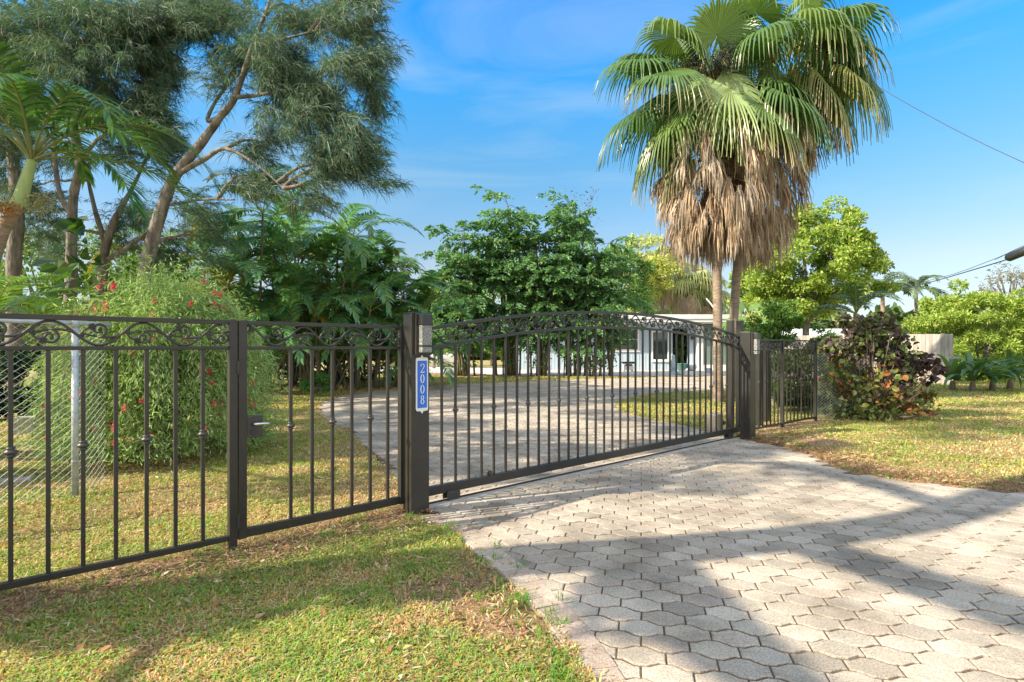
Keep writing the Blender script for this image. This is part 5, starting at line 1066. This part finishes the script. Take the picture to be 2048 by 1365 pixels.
# porch with posts and pale screens
for a,b in ((1391,1403),(1430,1436),(1462,1468)): hb('porch_post',a,b,0,hz(646),-.35,-.10,M['trim'])
for a,b in ((1403,1430),(1436,1462),(1468,1510)): 
    q=hb('screen',a,b,.35,hz(650),-.24,-.22,M['tglass']); hb('screen_base',a,b,0,.35,-.26,-.2,M['trim'])
rf=MB(); a,b=hx(1020)-o[0],hx(1520)-o[0]; rf.box((a,-1.0,WT+.02),(b,9.6,WT+.10)); rf.box((a,-1.06,WT+.101),(b,9.6,WT+.30)); rf.box((a-.03,-1.12,WT+.301),(b+.03,9.65,WT+.58)); rf.build('roof',M['trim'],h,bevel=.01)
rf=MB(); rf.box((hx(1420)-o[0],1.0,WT+.581),(hx(1436)-o[0],1.15,WT+.7)); rf.build('roof_vent',M['trim'],h); rf=MB(); rf.tube(curve([(hx(1432)-o[0],.5,WT+.581),(hx(1432)-o[0],.5,WT+1.15),(hx(1418)-o[0],.5,WT+1.75)],4),.045,6); rf.build('pipe',M['trim'],h)
wm=MB(); wm.lathe([(.02,-.10),(.07,-.08),(.10,0),(.07,.14),(.03,.2)],10,c=(hx(1383)-o[0],-.12,2.1)); wm.build('wall_lamp',M['dark'],h,smooth=True)
# neighbour building
n_=empty('neighbour_house',(hx(1700,42),42,0)); tag(n_,'neighbouring low building with pale metal roof behind the wood fence','building')
mb=MB(); mb.box((-6.0,0,0),(4.2,8,1.9)); mb.build('wall',M['siding'],n_)
mb=MB(); v=[(-6.5,-.5,1.92),(5.0,-.5,1.92),(5.0,5,3.05),(-6.5,5,3.05),(-6.5,-.5,1.84),(5.0,-.5,1.84),(5.0,5,2.97),(-6.5,5,2.97)]; mb.add(v,np.array([[0,1,2,3],[7,6,5,4],[0,4,5,1],[1,5,6,2],[2,6,7,3],[3,7,4,0]])); mb.build('roof',M['roofm'],n_)
# things on the patio
def put(name,px,D,label,cat): e=empty(name,(hx(px,D),D,0)); tag(e,label,cat); return e
e=put('storage_bench',1256,34.5,'small pale cabinet with dark lid and slot under the house window','cabinet')
mb=MB(); mb.box((-.30,-.2,.08),(.30,.2,.50)); mb.box((-.30,-.2,.0),(-.23,-.13,.08)); mb.box((.23,-.2,.0),(.30,-.13,.08)); mb.box((.23,.13,.0),(.30,.2,.08)); mb.box((-.30,.13,0),(-.23,.2,.08)); mb.build('body',M['roofm'],e,bevel=.01)
mb=MB(); mb.box((-.40,-.25,.56),(.40,.25,.61)); mb.build('lid',M['iron'],e,bevel=.01); mb=MB(); mb.box((-.22,-.208,.36),(.22,-.201,.46)); mb.box((-.36,-.2,.501),(.36,.2,.56)); mb.build('slot',M['dark'],e)
e=put('low_table',1092,33,'low white table with dark opening seen between the fishtail palm trunks','table'); mb=MB(); mb.box((-.26,-.2,.38),(.26,.2,.43)); mb.box((-.26,-.2,0),(-.21,.2,.38)); mb.box((.21,-.2,0),(.26,.2,.38)); mb.build('frame',M['roofm'],e,bevel=.005); mb=MB(); mb.box((-.209,-.15,.12),(.209,.19,.37)); mb.build('drawer',M['dark'],e)
e=put('garden_statue',1347,31,'weathered pale blue statue standing on the patio','statue'); SB_=surf('weathered blue stone',(.32,.42,.50),(.5,.58,.64),scale=9,rough=.8,bump=.5,bscale=20)
mb=MB(); mb.lathe([(.24,0),(.24,.06),(.19,.09),(.15,.2),(.19,.26),(.20,.32),(.0,.33)],12); mb.build('pedestal',SB_,e)
mb=MB(); mb.lathe([(.12,.33),(.15,.42),(.13,.60),(.09,.74),(.10,.82),(.075,.9),(.085,.98),(.07,1.06),(.0,1.1)],12); mb.blob((-.10,-.03,.66),(.06,.06,.16),1,.1); mb.blob((.11,-.04,.62),(.06,.07,.14),2,.1); mb.build('figure',SB_,e,smooth=True)
e=put('statue_basin',1362,30.2,'small blue stone piece lying beside the statue foot','garden ornament'); mb=MB(); mb.blob((0,0,.10),(.22,.14,.13),4,.15); mb.blob((.12,-.02,.2),(.10,.08,.10),5,.15); mb.build('body',SB_,e,smooth=True)
tealm=surf('teal glaze',(.10,.28,.25),(.16,.36,.32),scale=5,rough=.25)
e=put('bowl_planter',1363,35.5,'teal glazed bowl planter by the house entry','planter'); mb=MB(); mb.lathe([(.16,0),(.20,.03),(.34,.2),(.42,.42),(.43,.47),(.39,.47),(.36,.40),(.05,.36)],20); mb.build('bowl',tealm,e,smooth=True)
e=put('urn_planter',1384,35.5,'pale blue round pot right of the teal bowl','planter'); mb=MB(); mb.lathe([(.15,0),(.22,.04),(.30,.2),(.29,.36),(.20,.46),(.22,.50),(.18,.50),(.16,.44),(.03,.42)],18); mb.build('pot',SB_,e,smooth=True)
e=put('entry_plant',1362,37.9,'leafy green plant in the dark entry of the house','plant'); mb=MB(); mb.tube([(0,0,.121),(0,0,1.2)],.03,5); mb.build('stem',M['stem'],e); mb=MB(); rng=np.random.default_rng(201); c=rng.normal(0,1,(260,3))*np.array([.26,.22,.62])+np.array([0,0,1.45]); c=c[c[:,2]>.2]; leaves(mb,c,.2,[(.10,.22,.04),(.14,.28,.05)],rng,asp=.45); mb.build('foliage',M['leaf'],e)
e=put('stone_block',1418,33,'small grey block at the foot of the porch','block'); mb=MB(); mb.box((-.15,-.15,0),(.15,.15,.28)); mb.build('body',SB_,e,bevel=.02)
# parked vehicle far left
e=put('parked_car',880,45,'white parked car glimpsed between the numbered post and the fishtail palms','car'); e.rotation_euler=(0,0,R(12))
mb=MB(); sec=[(-2.2,.35,.75,.72),(-2.1,.3,.95,.82),(-1.2,.28,1.02,.88),(-.5,.28,1.05,.88),(.9,.28,1.05,.88),(1.9,.28,1.0,.86),(2.2,.35,.85,.78)]
def carloft(sec,name,mat,par,sm=True):
    V=[]
    for x,zb,zt,w_ in sec: V+= [(x,-w_,zb),(x,-w_*1.0,zb+(zt-zb)*.7),(x,-w_*.88,zt),(x,w_*.88,zt),(x,w_,zb+(zt-zb)*.7),(x,w_,zb)]
    n=len(sec); f=[]; 
    for i in range(n-1):
        for j in range(6): f.append([i*6+j,i*6+(j+1)%6,(i+1)*6+(j+1)%6,(i+1)*6+j])
    m_=MB(); m_.add(V,[np.array(f),np.array([[5,4,3,2,1,0]]),np.array([[0,1,2,3,4,5]])+(n-1)*6]); return m_.build(name,mat,par,bevel=.03)
carloft(sec,'body',surf('white car paint',(.75,.76,.78),(.8,.8,.8),rough=.25,coat=.6),e)
carloft([(-1.0,1.03,1.08,.80),(-.35,1.03,1.72,.70),(1.2,1.03,1.76,.70),(1.8,1.03,1.1,.78)],'cabin_glass',M['glass'],e)
carloft([(-.38,1.70,1.76,.62),(1.22,1.74,1.80,.62)],'roof',M['trim'],e)
for sx_ in (-1.35,1.4):
    for sy_ in (-.83,.83):
        mb=MB(); mb.tube([(sx_,sy_-.1,.33),(sx_,sy_+.1,.33)],.33,18); ww=mb.build('wheel',M['dark'],e); mb=MB(); mb.tube([(sx_,sy_-.105,.33),(sx_,sy_+.105,.33)],.18,12); mb.build('rim',M['galv'],ww)
# ------------------------------------------------------------------ wood fence
wf=empty('wood_fence',(0,0,0)); 
WFp=curve([(11.5,27.5),(14.0,26),(15.8,24.8),(17.0,23.6),(17.5,22.6),(17.8,22.3)],8); wf.location=(WFp[0][0],WFp[0][1],0); tag(wf,'weathered grey board fence curving behind the crinum lilies','fence')
wood=surf('weathered grey wood',(.30,.275,.245),(.48,.45,.41),scale=9,rough=.9,stretch=(1,1,.12),attr=True,bump=.4)
dd_=np.r_[0,np.cumsum(np.hypot(*np.diff(WFp,axis=0).T))]; t=0; mb=MB(); rng=np.random.default_rng(211); k=0
while t<dd_[-1]-.2:
    a=np.array([np.interp(t,dd_,WFp[:,i]) for i in (0,1)])-WFp[0]; b=np.array([np.interp(t+.136,dd_,WFp[:,i]) for i in (0,1)])-WFp[0]; e_=(b-a)/np.linalg.norm(b-a); n2=np.array([-e_[1],e_[0]])*.02
    zt=2.05+rng.normal(0,.008); c=rng.uniform(.8,1.15); off=n2*rng.uniform(-.15,.15)
    v=[(*(a+off),.03),(*(b+off),.03),(*(b+n2+off),.03),(*(a+n2+off),.03),(*(a+off),zt),(*(b+off),zt),(*(b+n2+off),zt),(*(a+n2+off),zt)]
    mb.add(v,np.array([[0,1,5,4],[1,2,6,5],[2,3,7,6],[3,0,4,7],[4,5,6,7],[3,2,1,0]]),(c,c*rng.uniform(.95,1.03),c*.98)); t+=.143
mb.build('boards',wood,wf)
mb=MB()
for z in (.4,1.1,1.8): mb.tube(np.c_[WFp-WFp[0]+np.array([.03,.06]),np.full(len(WFp),z)],.03,4,(1,1,1))
mb.build('rails',wood,wf)
# ------------------------------------------------------------------ wires
def wire(name,label,pts,r,mat,n=30,sag=0):
    p=curve([P(*q) for q in pts],12); mb=MB(); mb.tube(p,r,6); o_=mb.build(name,mat,None,smooth=True); tag(o_,label,'cable','overhead cables'); return o_
blk=surf('black cable sheath',(.02,.02,.022),(.035,.035,.035),rough=.5)
wire('overhead_cable','thick black cable carrying the splice at the right edge',[(1735,599,48),(1850,568,36),(1960,536,29),(2048,508,25),(2180,458,20)],.028,blk)
wire('overhead_cable','upper of the two close cables at right, above the thick one',[(1745,585,48),(1880,556,36),(1980,522,29),(2048,492,25),(2180,440,20)],.016,blk)
wire('overhead_cable','middle thin cable running into the splice at right',[(1990,520,28),(2020,506,26.5),(2048,499,25),(2180,452,20)],.012,blk)
wire('overhead_wire','single thin wire descending from behind the fan palm to the right edge',[(1500,20,34),(1700,140,31),(1815,208,29),(1930,270,27),(2048,326,25),(2200,395,23)],.014,blk)
e=empty('cable_splice',tuple(P(2035,506,24.8))); tag(e,'black splice case hanging on the cables at the right edge','splice case'); mb=MB(); a=P(2014,517,25.2)-P(2035,506,24.8); b=P(2085,488,23.6)-P(2035,506,24.8); mb.tube([a,a+(b-a)*.04,a+(b-a)*.06,b],[.12,.17,.19,.19],14); mb.build('case',blk,e,smooth=True)
# small stones behind the chain link fence
M['conc']=surf('old concrete',(.28,.26,.24),(.42,.40,.36),scale=8,rough=.9,bump=.5)
for (px,py,s,lab,nm) in ((52,868,(.30,.2,.30),'grey concrete block behind the chain link fence','concrete_block'),(28,965,(.34,.12,.05),'flat concrete slab lying in the grass behind the chain link fence','concrete_slab')):
    x,y=G(px,py); mb=MB(); mb.box((-s[0]/2,-s[1]/2,-.02),(s[0]/2,s[1]/2,s[2])); o_=mb.build(nm,M['conc'],None,bevel=.015,loc=(x,y,0)); o_.rotation_euler=(0,0,.4); tag(o_,lab,'concrete block')
SUN_E=3.9; EXPO=1.33
# ------------------------------------------------------------------ sky, sun, camera
w=bpy.data.worlds.new('World'); SC.world=w; w.use_nodes=True; nt=w.node_tree; bg=nt.nodes['Background']
sky=nt.nodes.new('ShaderNodeTexSky'); sky.sky_type='NISHITA'; sky.sun_disc=False; sky.sun_elevation=SUN_EL; sky.sun_rotation=math.atan2(-SUN_AZ[0],-SUN_AZ[1])
sky.air_density=1.0; sky.dust_density=.6; sky.ozone_density=3.2
tc=nt.nodes.new('ShaderNodeTexCoord'); mp=nt.nodes.new('ShaderNodeMapping'); mp.inputs['Scale'].default_value=(1.1,1.1,5.5); mp.inputs['Rotation'].default_value=(R(8),R(14),R(20)); L(nt,tc.outputs['Generated'],mp.inputs['Vector'])
nz=nt.nodes.new('ShaderNodeTexNoise'); nz.inputs['Scale'].default_value=1.7; nz.inputs['Detail'].default_value=9; nz.inputs['Roughness'].default_value=.55; nz.inputs['Distortion'].default_value=.6; L(nt,mp.outputs['Vector'],nz.inputs['Vector'])
rp=nt.nodes.new('ShaderNodeValToRGB'); rp.color_ramp.elements[0].position=.50; rp.color_ramp.elements[1].position=.85; rp.color_ramp.elements[0].color=(0,0,0,1); rp.color_ramp.elements[1].color=(.5,.5,.5,1); L(nt,nz.outputs['Fac'],rp.inputs['Fac'])
hs=nt.nodes.new('ShaderNodeHueSaturation'); hs.inputs['Saturation'].default_value=1.0; L(nt,sky.outputs['Color'],hs.inputs['Color'])
sx=nt.nodes.new('ShaderNodeSeparateXYZ'); L(nt,tc.outputs['Generated'],sx.inputs[0])
gr_=nt.nodes.new('ShaderNodeValToRGB'); el=gr_.color_ramp.elements; el[0].position=0; el[0].color=(.42,.42,.44,1); el[1].position=.8; el[1].color=(.45,.85,1,1)
for p_,c_ in ((.136,(.56,.49,.45,1)),(.30,(.36,.60,.62,1)),(.42,(.20,.70,.86,1)),(.54,(.05,.66,1.05,1)),(.62,(.15,.76,1.1,1))):
    k_=el.new(p_); k_.color=tuple(v*1.0 for v in c_[:3])+(1,)
L(nt,sx.outputs['Z'],gr_.inputs['Fac'])
gm_=nt.nodes.new('ShaderNodeMix'); gm_.data_type='RGBA'; gm_.blend_type='MULTIPLY'; gm_.inputs['Factor'].default_value=1; L(nt,hs.outputs['Color'],gm_.inputs['A']); L(nt,gr_.outputs['Color'],gm_.inputs['B'])
# white fill light added to the unseen sky above and behind the view
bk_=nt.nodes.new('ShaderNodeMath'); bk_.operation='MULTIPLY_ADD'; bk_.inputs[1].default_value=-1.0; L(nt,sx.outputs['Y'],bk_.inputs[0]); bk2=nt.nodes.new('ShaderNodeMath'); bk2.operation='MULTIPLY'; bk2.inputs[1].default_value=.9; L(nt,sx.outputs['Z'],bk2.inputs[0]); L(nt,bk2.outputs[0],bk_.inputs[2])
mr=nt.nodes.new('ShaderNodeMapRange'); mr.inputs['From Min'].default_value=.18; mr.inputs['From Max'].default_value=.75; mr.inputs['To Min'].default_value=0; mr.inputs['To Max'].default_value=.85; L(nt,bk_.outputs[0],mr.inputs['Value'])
fill_mx=nt.nodes.new('ShaderNodeMix'); fill_mx.data_type='RGBA'; fill_mx.inputs['B'].default_value=(4.2,4.2,4.2,1); L(nt,mr.outputs['Result'],fill_mx.inputs['Factor']); L(nt,gm_.outputs['Result'],fill_mx.inputs['A'])
mx=nt.nodes.new('ShaderNodeMix'); mx.data_type='RGBA'; mx.inputs['B'].default_value=(2.0,2.4,2.6,1); L(nt,rp.outputs['Color'],mx.inputs['Factor']); L(nt,fill_mx.outputs['Result'],mx.inputs['A'])
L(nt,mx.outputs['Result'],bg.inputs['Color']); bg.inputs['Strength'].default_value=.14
sl=bpy.data.lights.new('sun','SUN'); sl.energy=SUN_E; sl.angle=R(.6); sl.color=(1,.87,.68)
so=bpy.data.objects.new('sun',sl); COL.objects.link(so); so.location=(-10,-5,12)
dv=Vector((SUN_AZ[0]*math.cos(SUN_EL),SUN_AZ[1]*math.cos(SUN_EL),-math.sin(SUN_EL))); so.rotation_euler=dv.to_track_quat('-Z','Y').to_euler()
cd=bpy.data.cameras.new('camera'); cd.sensor_width=36; cd.lens=F/2048*36; cd.shift_y=12.5/2048; cd.clip_end=3000; cd.clip_start=.05
co=bpy.data.objects.new('camera',cd); COL.objects.link(co); co.location=(0,0,CAM_H); co.rotation_euler=(R(90),0,0); SC.camera=co
SC.view_settings.view_transform='Standard'; SC.view_settings.look='None'; SC.view_settings.exposure=EXPO; SC.view_settings.gamma=1
SC.cycles.max_bounces=6; SC.cycles.diffuse_bounces=3; SC.cycles.transmission_bounces=4; SC.cycles.transparent_max_bounces=6; SC.cycles.use_denoising=True
try: SC.cycles.denoiser='OPENIMAGEDENOISE'
except Exception: pass
